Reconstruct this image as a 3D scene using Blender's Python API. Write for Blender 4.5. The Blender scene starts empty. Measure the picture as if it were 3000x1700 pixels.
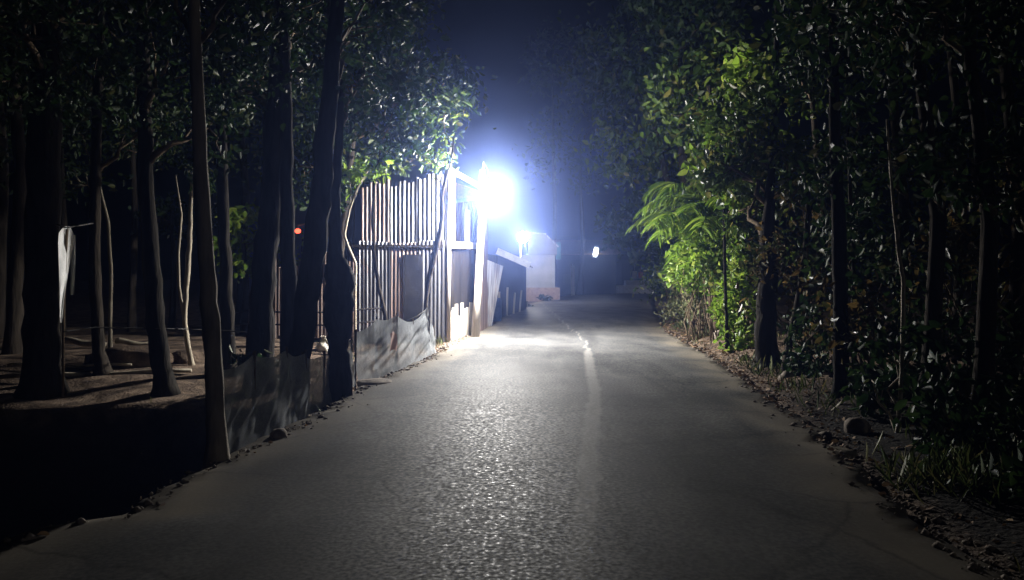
import bpy, math, random
import numpy as np

SC = bpy.context.scene
COL = SC.collection
random.seed(7)
RNG = np.random.default_rng(11)
R = math.radians

# ------------------------------------------------------------------ camera
EYE = 1.55
cam_d = bpy.data.cameras.new("camera")
cam = bpy.data.objects.new("camera", cam_d)
COL.objects.link(cam)
cam.location = (0, 0, EYE)
cam.rotation_euler = (R(90), 0, 0)
cam_d.sensor_fit = 'HORIZONTAL'
cam_d.sensor_width = 36.0
cam_d.lens = 27.17
cam_d.shift_y = -0.01285
cam_d.clip_start = 0.05
cam_d.clip_end = 2000
SC.camera = cam

# ------------------------------------------------------------------ night sky
w = bpy.data.worlds.new("World")
SC.world = w
w.use_nodes = True
wn = w.node_tree
bg = wn.nodes['Background']
sky = wn.nodes.new('ShaderNodeTexSky')
sky.sky_type = 'NISHITA'
sky.sun_disc = False
sky.sun_elevation = R(-5.0)
sky.sun_rotation = R(130)
wn.links.new(sky.outputs[0], bg.inputs[0])
bg.inputs[1].default_value = 0.012

# weak fill light added behind the viewer to lift the near trunk
sun_d = bpy.data.lights.new("fill_light", 'SUN')
sun_d.energy = 0.06
sun_d.angle = R(0.5)
sun_d.color = (1.0, 0.95, 0.85)
sun = bpy.data.objects.new("fill_light", sun_d)
COL.objects.link(sun)
sun.rotation_euler = (R(65), 0, R(50))

SC.view_settings.view_transform = 'Standard'
SC.view_settings.look = 'None'
SC.view_settings.exposure = 0.0
SC.view_settings.gamma = 1.0
SC.render.engine = 'CYCLES'
cy = SC.cycles
cy.use_denoising = True
cy.max_bounces = 5
cy.diffuse_bounces = 1
cy.glossy_bounces = 2
cy.transmission_bounces = 3
cy.transparent_max_bounces = 6
cy.volume_bounces = 0
cy.sample_clamp_indirect = 3.0
cy.sample_clamp_direct = 0
cy.use_light_tree = True

NEAR_LAMP_W = 2000.0
ADDED_DISC_W = 2300.0
FAR_LAMP_W = 1700.0
TINY_LAMP_W = 90.0
HAZE = 0.0058
HAZE_G = 0.928

# ------------------------------------------------------------------ helpers
FPX = 1939.0


def at(u, v, y):
    return np.array(((u - 1284.5) / FPX * y, y, EYE - (v - 695.0) / FPX * y))


def gnd(u, v, z=0.0):
    y = (EYE - z) * FPX / (v - 695.0)
    return np.array(((u - 1284.5) / FPX * y, y, z))


_t = RNG.random((64, 64, 64)).astype(np.float32)


def vnoise(p, s=1.0):
    """smooth value noise in 0..1 for an Nx3 array"""
    p = np.asarray(p, float) * s + 100.0
    i = np.floor(p).astype(int)
    f = p - i
    f = f * f * (3 - 2 * f)
    out = 0
    for dx in (0, 1):
        for dy in (0, 1):
            for dz in (0, 1):
                wgt = (f[..., 0] if dx else 1 - f[..., 0]) * (f[..., 1] if dy else 1 - f[..., 1]) * (f[..., 2] if dz else 1 - f[..., 2])
                out = out + wgt * _t[(i[..., 0] + dx) % 64, (i[..., 1] + dy) % 64, (i[..., 2] + dz) % 64]
    return out


class MB:
    def __init__(self):
        self.v, self.f, self.n = [], [], 0

    def add(self, v, f):
        v = np.asarray(v, float).reshape(-1, 3)
        self.v.append(v)
        self.f.extend([tuple(int(k) + self.n for k in q) for q in f])
        self.n += len(v)
        return self

    def box(self, c, s, rz=0.0, ry=0.0, rx=0.0):
        s = np.array(s) / 2.0
        v = np.array([(x, y, z) for x in (-1, 1) for y in (-1, 1) for z in (-1, 1)]) * s
        v = rot(v, rx, ry, rz) + np.array(c)
        return self.add(v, [(0, 1, 3, 2), (4, 6, 7, 5), (0, 4, 5, 1), (2, 3, 7, 6), (0, 2, 6, 4), (1, 5, 7, 3)])

    def plank(self, a, b, wd, th, side=(0, 1, 0)):
        """bar of rectangular section from a to b"""
        a, b = np.array(a, float), np.array(b, float)
        d = b - a
        d /= np.linalg.norm(d)
        s = np.array(side, float)
        s -= d * s.dot(d)
        s /= np.linalg.norm(s)
        t = np.cross(d, s)
        v = [p + sx * t * wd / 2 + sy * s * th / 2 for p in (a, b) for sx, sy in ((-1, -1), (1, -1), (1, 1), (-1, 1))]
        return self.add(v, [(0, 1, 2, 3), (7, 6, 5, 4), (0, 4, 5, 1), (1, 5, 6, 2), (2, 6, 7, 3), (3, 7, 4, 0)])

    def tube(self, pts, rad, n=8, wob=0.0, cap=True):
        pts = np.asarray(pts, float)
        rad = np.broadcast_to(np.asarray(rad, float), (len(pts),))
        m = len(pts)
        tan = np.gradient(pts, axis=0)
        tan /= np.linalg.norm(tan, axis=1)[:, None] + 1e-9
        ref = np.array((1.0, 0.13, 0.07))
        if abs(tan[0].dot(ref)) > 0.9:
            ref = np.array((0.05, 1.0, 0.1))
        a = np.cross(tan, ref)
        a /= np.linalg.norm(a, axis=1)[:, None]
        b = np.cross(tan, a)
        ang = np.linspace(0, 2 * math.pi, n, endpoint=False)
        ring = a[:, None, :] * np.cos(ang)[None, :, None] + b[:, None, :] * np.sin(ang)[None, :, None]
        rr = rad[:, None] * np.ones((m, n))
        if wob:
            q = pts[:, None, :] + ring * 0.4
            rr = rr * (1 + wob * (vnoise(q, 3.0 / max(0.08, rad.max() * 3)) - 0.5) * 2)
        v = (pts[:, None, :] + ring * rr[:, :, None]).reshape(-1, 3)
        f = [(i * n + j, i * n + (j + 1) % n, (i + 1) * n + (j + 1) % n, (i + 1) * n + j) for i in range(m - 1) for j in range(n)]
        if cap:
            f.append(tuple(range(n - 1, -1, -1)))
            f.append(tuple((m - 1) * n + j for j in range(n)))
        return self.add(v, f)

    def grid(self, P):
        """P: (a,b,3) array of points"""
        a, b = P.shape[:2]
        f = [(i * b + j, i * b + j + 1, (i + 1) * b + j + 1, (i + 1) * b + j) for i in range(a - 1) for j in range(b - 1)]
        return self.add(P.reshape(-1, 3), f)

    def build(self, name, mat, parent=None, smooth=False):
        return mesh_obj(name, np.concatenate(self.v), self.f, mat, parent, smooth)


def rot(v, rx, ry, rz):
    v = np.asarray(v, float)
    for ax, an in ((0, rx), (1, ry), (2, rz)):
        if an:
            c, s = math.cos(an), math.sin(an)
            m = [np.array(((1, 0, 0), (0, c, -s), (0, s, c))), np.array(((c, 0, s), (0, 1, 0), (-s, 0, c))), np.array(((c, -s, 0), (s, c, 0), (0, 0, 1)))][ax]
            v = v @ m.T
    return v


def mesh_obj(name, V, F, mat, parent=None, smooth=False, base=None):
    V = np.asarray(V, float)
    if parent is not None:
        org = np.array(parent['_org'])
    else:
        org = np.array(base) if base is not None else np.array((V[:, 0].mean(), V[:, 1].mean(), V[:, 2].min()))
    me = bpy.data.meshes.new(name)
    if isinstance(F, np.ndarray):
        V32 = (V - org).astype(np.float32)
        me.vertices.add(len(V32))
        me.vertices.foreach_set('co', V32.ravel())
        k = F.shape[1]
        me.loops.add(F.size)
        me.loops.foreach_set('vertex_index', F.ravel().astype(np.int32))
        me.polygons.add(len(F))
        me.polygons.foreach_set('loop_start', np.arange(0, F.size, k, dtype=np.int32))
        me.update(calc_edges=True)
    else:
        me.from_pydata((V - org).tolist(), [], F)
        me.update()
    if smooth:
        me.polygons.foreach_set('use_smooth', np.ones(len(me.polygons), dtype=bool))
    me.materials.append(mat)
    o = bpy.data.objects.new(name, me)
    COL.objects.link(o)
    o['_org'] = [float(x) for x in org]
    if parent is not None:
        o.parent = parent
        o.location = (0, 0, 0)
        porg = parent['_org']
        o['_org'] = list(porg)
    else:
        o.location = org
    return o


def thing(name, label, cat, loc, group=None):
    o = bpy.data.objects.new(name, None)
    COL.objects.link(o)
    o.empty_display_size = 0.2
    o.location = loc
    o['_org'] = [float(x) for x in loc]
    return tag(o, label, cat, group)


def tag(o, label, cat, group=None):
    o['label'] = label
    o['category'] = cat
    if group:
        o['group'] = group
    return o


def struct(o, kind='structure', label=None):
    o['kind'] = kind
    return o


# ------------------------------------------------------------------ materials
def newmat(name):
    m = bpy.data.materials.new(name)
    m.use_nodes = True
    nt = m.node_tree
    return m, nt, nt.nodes['Principled BSDF'], nt.nodes['Material Output']


def node(nt, t, **kw):
    n = nt.nodes.new(t)
    for k, v in kw.items():
        if k.startswith('i_'):
            n.inputs[k[2:].replace('_', ' ')].default_value = v
        else:
            setattr(n, k, v)
    return n


def ramp(nt, fac, stops):
    r = nt.nodes.new('ShaderNodeValToRGB')
    e = r.color_ramp.elements
    while len(e) < len(stops):
        e.new(0.5)
    for k, (p, c) in zip(e, stops):
        k.position = p
        k.color = tuple(c) + (1,) if len(c) == 3 else c
    nt.links.new(fac, r.inputs[0])
    return r


def coords(nt, scale=(1, 1, 1)):
    tc = nt.nodes.new('ShaderNodeTexCoord')
    mp = nt.nodes.new('ShaderNodeMapping')
    mp.inputs['Scale'].default_value = scale
    nt.links.new(tc.outputs['Object'], mp.inputs[0])
    return mp.outputs[0]


def noisy(name, c1, c2, scale=6.0, rough=0.8, bump=0.3, bscale=None, metallic=0.0, stretch=(1, 1, 1), c3=None, detail=5.0, dist=0.02):
    m, nt, bs, out = newmat(name)
    co = coords(nt, stretch)
    n = node(nt, 'ShaderNodeTexNoise')
    n.inputs['Scale'].default_value = scale
    n.inputs['Detail'].default_value = detail
    nt.links.new(co, n.inputs['Vector'])
    stops = [(0.3, c1), (0.65, c2)] if c3 is None else [(0.28, c1), (0.5, c2), (0.72, c3)]
    r = ramp(nt, n.outputs[0], stops)
    nt.links.new(r.outputs[0], bs.inputs['Base Color'])
    bs.inputs['Roughness'].default_value = rough
    bs.inputs['Metallic'].default_value = metallic
    if bump:
        n2 = node(nt, 'ShaderNodeTexNoise')
        n2.inputs['Scale'].default_value = bscale or scale * 4
        n2.inputs['Detail'].default_value = 4
        nt.links.new(co, n2.inputs['Vector'])
        b = node(nt, 'ShaderNodeBump')
        b.inputs['Strength'].default_value = bump
        b.inputs['Distance'].default_value = dist
        nt.links.new(n2.outputs[0], b.inputs['Height'])
        nt.links.new(b.outputs[0], bs.inputs['Normal'])
    return m


def leaf_mat(name, stops, rough=0.35, transl=0.35, spec=0.5):
    m, nt, bs, out = newmat(name)
    g = node(nt, 'ShaderNodeNewGeometry')
    r = ramp(nt, g.outputs['Random Per Island'], stops)
    nt.links.new(r.outputs[0], bs.inputs['Base Color'])
    bs.inputs['Roughness'].default_value = rough
    bs.inputs['Specular IOR Level'].default_value = spec
    t = node(nt, 'ShaderNodeBsdfTranslucent')
    nt.links.new(r.outputs[0], t.inputs[0])
    mx = node(nt, 'ShaderNodeMixShader')
    mx.inputs[0].default_value = transl
    nt.links.new(bs.outputs[0], mx.inputs[1])
    nt.links.new(t.outputs[0], mx.inputs[2])
    nt.links.new(mx.outputs[0], out.inputs[0])
    return m


def emit_mat(name, col, strength):
    m, nt, bs, out = newmat(name)
    e = node(nt, 'ShaderNodeEmission')
    e.inputs[0].default_value = tuple(col) + (1,)
    e.inputs[1].default_value = strength
    nt.links.new(e.outputs[0], out.inputs[0])
    return m


def road_material():
    m, nt, bs, out = newmat('road_concrete')
    co = coords(nt)
    big = node(nt, 'ShaderNodeTexNoise'); big.inputs['Scale'].default_value = 0.9; big.inputs['Detail'].default_value = 6
    nt.links.new(co, big.inputs['Vector'])
    fine = node(nt, 'ShaderNodeTexNoise'); fine.inputs['Scale'].default_value = 34; fine.inputs['Detail'].default_value = 3
    nt.links.new(co, fine.inputs['Vector'])
    r1 = ramp(nt, big.outputs[0], [(0.3, (0.068, 0.068, 0.067)), (0.55, (0.106, 0.105, 0.103)), (0.75, (0.136, 0.133, 0.128))])
    r2 = ramp(nt, fine.outputs[0], [(0.35, (0.55, 0.55, 0.55)), (0.62, (1.1, 1.1, 1.1))])
    mx = node(nt, 'ShaderNodeMix', data_type='RGBA', blend_type='MULTIPLY')
    mx.inputs[0].default_value = 1.0
    nt.links.new(r1.outputs[0], mx.inputs[6]); nt.links.new(r2.outputs[0], mx.inputs[7])
    # dusty brown margins (a real band of dust along the road, stored on the mesh)
    at_ = node(nt, 'ShaderNodeAttribute', attribute_name='dust')
    wob = node(nt, 'ShaderNodeMath', operation='MULTIPLY')
    nt.links.new(at_.outputs['Fac'], wob.inputs[0]); nt.links.new(big.outputs[0], wob.inputs[1])
    rd = ramp(nt, wob.outputs[0], [(0.12, (0, 0, 0)), (0.42, (1, 1, 1))])
    mx2 = node(nt, 'ShaderNodeMix', data_type='RGBA')
    nt.links.new(rd.outputs[0], mx2.inputs[0])
    nt.links.new(mx.outputs[2], mx2.inputs[6])
    mx2.inputs[7].default_value = (0.155, 0.137, 0.11, 1)
    # stains, repair patches and hairline cracks
    cs = coords(nt, (1.0, 0.28, 1.0))
    st = node(nt, 'ShaderNodeTexNoise'); st.inputs['Scale'].default_value = 1.6; st.inputs['Detail'].default_value = 7; st.inputs['Distortion'].default_value = 0.6
    nt.links.new(cs, st.inputs['Vector'])
    rst = ramp(nt, st.outputs[0], [(0.36, (0.62, 0.62, 0.62)), (0.56, (1.0, 1.0, 1.0)), (0.74, (1.22, 1.2, 1.16))])
    vc = node(nt, 'ShaderNodeTexVoronoi', feature='DISTANCE_TO_EDGE'); vc.inputs['Scale'].default_value = 0.55
    dn = node(nt, 'ShaderNodeTexNoise'); dn.inputs['Scale'].default_value = 3.0; dn.inputs['Detail'].default_value = 5
    nt.links.new(co, dn.inputs['Vector'])
    dm = node(nt, 'ShaderNodeMix', data_type='VECTOR'); dm.inputs[0].default_value = 0.22
    nt.links.new(co, dm.inputs[4]); nt.links.new(dn.outputs[1], dm.inputs[5])
    nt.links.new(dm.outputs[1], vc.inputs['Vector'])
    rc = ramp(nt, vc.outputs[0], [(0.0, (0.45, 0.45, 0.45)), (0.012, (1, 1, 1))])
    m3 = node(nt, 'ShaderNodeMix', data_type='RGBA', blend_type='MULTIPLY'); m3.inputs[0].default_value = 1
    nt.links.new(mx2.outputs[2], m3.inputs[6]); nt.links.new(rst.outputs[0], m3.inputs[7])
    m4 = node(nt, 'ShaderNodeMix', data_type='RGBA', blend_type='MULTIPLY'); m4.inputs[0].default_value = 0.8
    nt.links.new(m3.outputs[2], m4.inputs[6]); nt.links.new(rc.outputs[0], m4.inputs[7])
    # pale sand streak
    sa = node(nt, 'ShaderNodeAttribute', attribute_name='streak')
    ab = node(nt, 'ShaderNodeMath', operation='ABSOLUTE'); nt.links.new(sa.outputs['Fac'], ab.inputs[0])
    sn = node(nt, 'ShaderNodeMath', operation='MULTIPLY_ADD'); nt.links.new(dn.outputs[0], sn.inputs[0]); sn.inputs[1].default_value = -0.11
    nt.links.new(ab.outputs[0], sn.inputs[2])
    rs = ramp(nt, sn.outputs[0], [(0.0, (0.3, 0.3, 0.3)), (0.05, (0, 0, 0))])
    m5 = node(nt, 'ShaderNodeMix', data_type='RGBA'); nt.links.new(rs.outputs[0], m5.inputs[0])
    nt.links.new(m4.outputs[2], m5.inputs[6]); m5.inputs[7].default_value = (0.38, 0.37, 0.35, 1)
    nt.links.new(m5.outputs[2], bs.inputs['Base Color'])
    # smoother worn wheel band where stones are polished
    rr = ramp(nt, fine.outputs[0], [(0.3, (0.8, 0.8, 0.8)), (0.6, (0.58, 0.58, 0.58)), (0.74, (0.34, 0.34, 0.34))])
    nt.links.new(rr.outputs[0], bs.inputs['Roughness'])
    bs.inputs['Specular IOR Level'].default_value = 0.045
    vor = node(nt, 'ShaderNodeTexVoronoi', feature='SMOOTH_F1')
    vor.inputs['Scale'].default_value = 48
    nt.links.new(co, vor.inputs['Vector'])
    mn = node(nt, 'ShaderNodeTexNoise'); mn.inputs['Scale'].default_value = 5; mn.inputs['Detail'].default_value = 8; mn.inputs['Roughness'].default_value = 0.65
    nt.links.new(co, mn.inputs['Vector'])
    ad = node(nt, 'ShaderNodeMath', operation='MULTIPLY_ADD')
    nt.links.new(vor.outputs[0], ad.inputs[0]); ad.inputs[1].default_value = -0.28
    nt.links.new(mn.outputs[0], ad.inputs[2])
    b = node(nt, 'ShaderNodeBump'); b.inputs['Strength'].default_value = 0.40; b.inputs['Distance'].default_value = 0.007
    nt.links.new(ad.outputs[0], b.inputs['Height'])
    nt.links.new(b.outputs[0], bs.inputs['Normal'])
    return m


def metal_sheet_mat(name, c1, c2, rust=(0.16, 0.07, 0.035), rough=0.42, metal=0.75):
    m, nt, bs, out = newmat(name)
    co = coords(nt, (1, 1, 0.25))
    n = node(nt, 'ShaderNodeTexNoise'); n.inputs['Scale'].default_value = 3.5; n.inputs['Detail'].default_value = 8; n.inputs['Roughness'].default_value = 0.65
    nt.links.new(co, n.inputs['Vector'])
    r = ramp(nt, n.outputs[0], [(0.25, c1), (0.55, c2), (0.72, rust)])
    cs = coords(nt, (7, 7, 0.12))
    sn = node(nt, 'ShaderNodeTexNoise'); sn.inputs['Scale'].default_value = 1.6; sn.inputs['Detail'].default_value = 4
    nt.links.new(cs, sn.inputs['Vector'])
    rs = ramp(nt, sn.outputs[0], [(0.36, (0.22, 0.2, 0.19)), (0.6, (1.0, 1.0, 1.0))])
    ms = node(nt, 'ShaderNodeMix', data_type='RGBA', blend_type='MULTIPLY'); ms.inputs[0].default_value = 1
    nt.links.new(r.outputs[0], ms.inputs[6]); nt.links.new(rs.outputs[0], ms.inputs[7])
    nt.links.new(ms.outputs[2], bs.inputs['Base Color'])
    rm = ramp(nt, n.outputs[0], [(0.5, (metal,) * 3), (0.7, (0.0, 0.0, 0.0))])
    nt.links.new(rm.outputs[0], bs.inputs['Metallic'])
    bs.inputs['Roughness'].default_value = rough
    return m


M = {}
M['road'] = road_material()
M['soil'] = noisy('soil', (0.035, 0.026, 0.02), (0.095, 0.069, 0.05), 3.0, 0.95, 0.8, 22, c3=(0.23, 0.17, 0.125), dist=0.05)
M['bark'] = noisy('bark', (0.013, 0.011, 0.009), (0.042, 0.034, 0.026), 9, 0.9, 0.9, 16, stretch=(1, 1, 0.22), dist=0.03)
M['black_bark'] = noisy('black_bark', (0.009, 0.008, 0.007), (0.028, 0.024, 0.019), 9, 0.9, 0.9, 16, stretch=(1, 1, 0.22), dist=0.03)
M['brown_bark'] = noisy('brown_bark', (0.14, 0.115, 0.08), (0.3, 0.25, 0.18), 9, 0.9, 0.8, 16, stretch=(1, 1, 0.25))
M['pale_bark'] = noisy('pale_bark', (0.2, 0.17, 0.12), (0.42, 0.36, 0.27), 8, 0.8, 0.6, 18, stretch=(1, 1, 0.25))
M['twig'] = noisy('twig', (0.06, 0.045, 0.03), (0.16, 0.12, 0.08), 10, 0.85, 0.3)
M['wood'] = noisy('weathered_wood', (0.32, 0.28, 0.23), (0.55, 0.49, 0.42), 5, 0.75, 0.4, 14, stretch=(3, 3, 0.3))
M['pink_wood'] = noisy('pinkish_wood', (0.38, 0.24, 0.19), (0.55, 0.38, 0.31), 5, 0.75, 0.3, 14, stretch=(3, 3, 0.3))
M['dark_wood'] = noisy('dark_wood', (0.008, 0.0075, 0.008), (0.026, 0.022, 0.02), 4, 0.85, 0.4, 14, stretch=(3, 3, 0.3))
M['tin'] = metal_sheet_mat('galvanised_tin', (0.34, 0.34, 0.36), (0.2, 0.2, 0.21))
M['tin_rusty'] = metal_sheet_mat('rusty_tin', (0.3, 0.25, 0.23), (0.24, 0.17, 0.14), metal=0.5)
M['tin_pale'] = metal_sheet_mat('pale_tin', (0.6, 0.6, 0.62), (0.5, 0.49, 0.5), (0.36, 0.27, 0.22), 0.5, 0.35)
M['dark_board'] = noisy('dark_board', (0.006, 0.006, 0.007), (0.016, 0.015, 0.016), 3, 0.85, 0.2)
M['plaster'] = noisy('grey_plaster', (0.36, 0.36, 0.37), (0.52, 0.52, 0.53), 1.3, 0.85, 0.25, 20)
M['dull_tin'] = noisy('dull_tin', (0.18, 0.18, 0.19), (0.27, 0.27, 0.28), 2.0, 0.7, 0.2, 12)
M['brick'] = noisy('pinkish_brick', (0.3, 0.2, 0.16), (0.46, 0.34, 0.28), 6, 0.9, 0.4, 12)
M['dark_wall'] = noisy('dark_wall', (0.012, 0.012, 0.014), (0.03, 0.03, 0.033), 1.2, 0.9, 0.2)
M['teal'] = noisy('teal_paint', (0.05, 0.16, 0.18), (0.1, 0.26, 0.28), 5, 0.6, 0.1)
M['blue_tarp'] = noisy('blue_plastic', (0.012, 0.05, 0.18), (0.03, 0.1, 0.3), 5, 0.45, 0.4, 9)
M['cloth'] = noisy('white_cloth', (0.6, 0.6, 0.58), (0.8, 0.8, 0.78), 4, 0.9, 0.3, 20)
M['bag'] = noisy('pale_plastic_bag', (0.62, 0.56, 0.45), (0.82, 0.78, 0.68), 4, 0.5, 0.6, 9)
M['rope'] = noisy('rope', (0.02, 0.02, 0.02), (0.05, 0.045, 0.04), 20, 0.9, 0.2)
M['rock'] = noisy('rock', (0.12, 0.1, 0.085), (0.28, 0.24, 0.2), 7, 0.9, 0.6, 18)
M['pale_concrete'] = noisy('pale_concrete', (0.62, 0.61, 0.58), (0.84, 0.83, 0.8), 4, 0.85, 0.3, 22)
M['black_plastic'] = noisy('black_plastic', (0.01, 0.01, 0.012), (0.03, 0.03, 0.035), 4, 0.5, 0.3, 9)
M['lamp_metal'] = noisy('lamp_metal', (0.35, 0.35, 0.36), (0.45, 0.45, 0.46), 10, 0.45, 0.1, metallic=0.6)
M['red'] = noisy('red_paint', (0.4, 0.03, 0.02), (0.6, 0.06, 0.04), 6, 0.6, 0.1)
M['straw'] = noisy('dry_leaf', (0.12, 0.07, 0.035), (0.3, 0.19, 0.1), 12, 0.9, 0.3)
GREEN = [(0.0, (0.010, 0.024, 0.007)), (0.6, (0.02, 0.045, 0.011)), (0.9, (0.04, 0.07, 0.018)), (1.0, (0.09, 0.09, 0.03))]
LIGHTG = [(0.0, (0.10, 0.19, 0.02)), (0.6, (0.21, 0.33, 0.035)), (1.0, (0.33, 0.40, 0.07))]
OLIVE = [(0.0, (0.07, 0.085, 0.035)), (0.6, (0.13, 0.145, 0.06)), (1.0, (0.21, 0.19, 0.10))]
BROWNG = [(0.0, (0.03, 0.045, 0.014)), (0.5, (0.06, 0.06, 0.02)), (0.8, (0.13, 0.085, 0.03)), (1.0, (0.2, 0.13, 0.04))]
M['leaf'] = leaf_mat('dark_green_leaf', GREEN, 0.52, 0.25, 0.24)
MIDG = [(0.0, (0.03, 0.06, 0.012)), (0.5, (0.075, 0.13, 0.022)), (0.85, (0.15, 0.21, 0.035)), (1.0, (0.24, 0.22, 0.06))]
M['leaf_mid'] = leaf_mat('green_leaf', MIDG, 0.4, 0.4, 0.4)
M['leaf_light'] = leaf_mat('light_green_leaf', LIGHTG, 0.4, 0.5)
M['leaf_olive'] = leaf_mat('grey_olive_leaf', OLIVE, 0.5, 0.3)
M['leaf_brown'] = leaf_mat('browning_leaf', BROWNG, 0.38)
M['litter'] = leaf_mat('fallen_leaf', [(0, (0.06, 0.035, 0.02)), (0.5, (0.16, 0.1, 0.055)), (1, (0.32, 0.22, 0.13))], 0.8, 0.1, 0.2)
M['grass'] = leaf_mat('grass_blade', [(0, (0.03, 0.05, 0.012)), (0.6, (0.06, 0.08, 0.02)), (1, (0.14, 0.12, 0.05))], 0.6, 0.3, 0.3)


def net_material(name, dim):
    m, nt, bs, out = newmat(name)
    co = coords(nt)
    n = node(nt, 'ShaderNodeTexNoise'); n.inputs['Scale'].default_value = 9; n.inputs['Detail'].default_value = 7
    nt.links.new(co, n.inputs['Vector'])
    r = ramp(nt, n.outputs[0], [(0.3, tuple(dim * q for q in (0.45, 0.49, 0.53))), (0.5, tuple(dim * q for q in (0.58, 0.62, 0.66))), (0.7, tuple(dim * q for q in (0.68, 0.72, 0.75)))])
    nt.links.new(r.outputs[0], bs.inputs['Base Color'])
    bs.inputs['Roughness'].default_value = 0.6
    t = node(nt, 'ShaderNodeBsdfTranslucent')
    nt.links.new(r.outputs[0], t.inputs[0])
    m1 = node(nt, 'ShaderNodeMixShader'); m1.inputs[0].default_value = 0.35
    nt.links.new(bs.outputs[0], m1.inputs[1]); nt.links.new(t.outputs[0], m1.inputs[2])
    # woven holes
    tr = node(nt, 'ShaderNodeBsdfTransparent')
    n2 = node(nt, 'ShaderNodeTexNoise'); n2.inputs['Scale'].default_value = 55; n2.inputs['Detail'].default_value = 2
    nt.links.new(co, n2.inputs['Vector'])
    r2 = ramp(nt, n2.outputs[0], [(0.40, (0.24, 0.24, 0.24)), (0.56, (0.07, 0.07, 0.07))])
    m2 = node(nt, 'ShaderNodeMixShader')
    nt.links.new(r2.outputs[0], m2.inputs[0])
    nt.links.new(m1.outputs[0], m2.inputs[1]); nt.links.new(tr.outputs[0], m2.inputs[2])
    nt.links.new(m2.outputs[0], out.inputs[0])
    return m


M['net'] = net_material('blue_grey_netting', 0.78)
M['net_dim'] = net_material('darker_netting', 0.62)  # same netting in a darker tone

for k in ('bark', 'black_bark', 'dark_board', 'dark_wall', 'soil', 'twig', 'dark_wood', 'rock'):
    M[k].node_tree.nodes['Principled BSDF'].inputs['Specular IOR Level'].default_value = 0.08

def add_soil_shade():  # soil colour darkened where the hollow and near verge lie in shade
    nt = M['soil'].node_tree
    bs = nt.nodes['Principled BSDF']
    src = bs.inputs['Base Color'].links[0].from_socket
    at_ = node(nt, 'ShaderNodeAttribute', attribute_name='soil_shade')
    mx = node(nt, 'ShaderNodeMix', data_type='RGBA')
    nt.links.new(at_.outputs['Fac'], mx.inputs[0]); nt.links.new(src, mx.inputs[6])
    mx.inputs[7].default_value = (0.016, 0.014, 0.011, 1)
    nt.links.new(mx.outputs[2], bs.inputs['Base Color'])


add_soil_shade()
# ------------------------------------------------------------------ road and ground
LE = [gnd(*p) for p in ((0, 1365), (110, 1318), (250, 1300), (312, 1292), (345, 1255), (400, 1215), (480, 1180), (560, 1150), (700, 1088), (800, 1032), (900, 972), (1000, 930),
                        (1060, 905), (1110, 872), (1200, 826), (1262, 792), (1330, 762), (1390, 748), (1440, 738.5))]
RE = [gnd(*p) for p in ((2480, 1420), (2350, 1330), (2250, 1240), (2120, 1135), (2040, 1070), (1950, 1008), (1880, 955), (1800, 897), (1725, 860), (1685, 835), (1655, 803), (1645, 775), (1640, 758), (1643, 745), (1650, 738.5))]
ly, lx = np.array([p[1] for p in LE]), np.array([p[0] for p in LE])
ry, rx_ = np.array([p[1] for p in RE]), np.array([p[0] for p in RE])


def left_x(y):
    y = np.asarray(y, float)
    b = np.interp(y, ly, lx)
    b = np.where(y < ly[0], lx[0] - (ly[0] - y) * 0.1, b)
    return np.where(y > ly[-1], lx[-1] + (y - ly[-1]) * 0.2, b)


def right_x(y):
    y = np.asarray(y, float)
    b = np.interp(y, ry, rx_)
    b = np.where(y < ry[0], rx_[0] - (ry[0] - y) * 0.1, b)
    return np.where(y > ry[-1], rx_[-1] + (y - ry[-1]) * 0.2, b)


YS = np.concatenate([np.arange(-12, 3, 0.6), np.arange(3, 30, 0.12), np.arange(30, 70, 0.6), np.arange(70, 95, 3)])
jit = lambda y, k: (vnoise(np.stack([y * 0 + k, y, y * 0], -1), 2.2) - 0.5) * 0.16 + (vnoise(np.stack([y * 0 + k, y, y * 0 + 9], -1), 6) - 0.5) * 0.13
L_ = left_x(YS) + jit(YS, 1.3)
R_ = right_x(YS) + jit(YS, 7.7)
NC = 26
tt = np.linspace(0, 1, NC)
X = L_[:, None] + (R_ - L_)[:, None] * tt
Yg = np.repeat(YS[:, None], NC, 1)
Z = 0.035 * (1 - (2 * tt - 1) ** 2)[None, :] + 0.02 * (vnoise(np.stack([X, Yg, X * 0], -1), 0.7) - 0.5)
P = np.stack([X, Yg, Z], -1)
# side skirts make the slab thick
sk_l = P[:, :1].copy(); sk_l[..., 2] -= 0.16; sk_l[..., 0] -= 0.03
sk_r = P[:, -1:].copy(); sk_r[..., 2] -= 0.12; sk_r[..., 0] += 0.03
P = np.concatenate([sk_l, P, sk_r], 1)
mb = MB(); mb.grid(P)
road = struct(mb.build('road', M['road'], smooth=True))
road_z = lambda x, y: 0.035 * (1 - (2 * (x - left_x(y)) / (right_x(y) - left_x(y)) - 1) ** 2) + 0.02 * (vnoise(np.stack([np.asarray(x, float), np.asarray(y, float), np.asarray(x, float) * 0], -1), 0.7) - 0.5)
dust = np.concatenate([[1.0], np.clip(1 - np.minimum(tt, 1 - tt) / 0.17, 0, 1) ** 0.8, [1.0]])
a = road.data.attributes.new('dust', 'FLOAT', 'POINT')
a.data.foreach_set('value', np.tile(dust, len(YS)).astype(np.float32))


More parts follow.
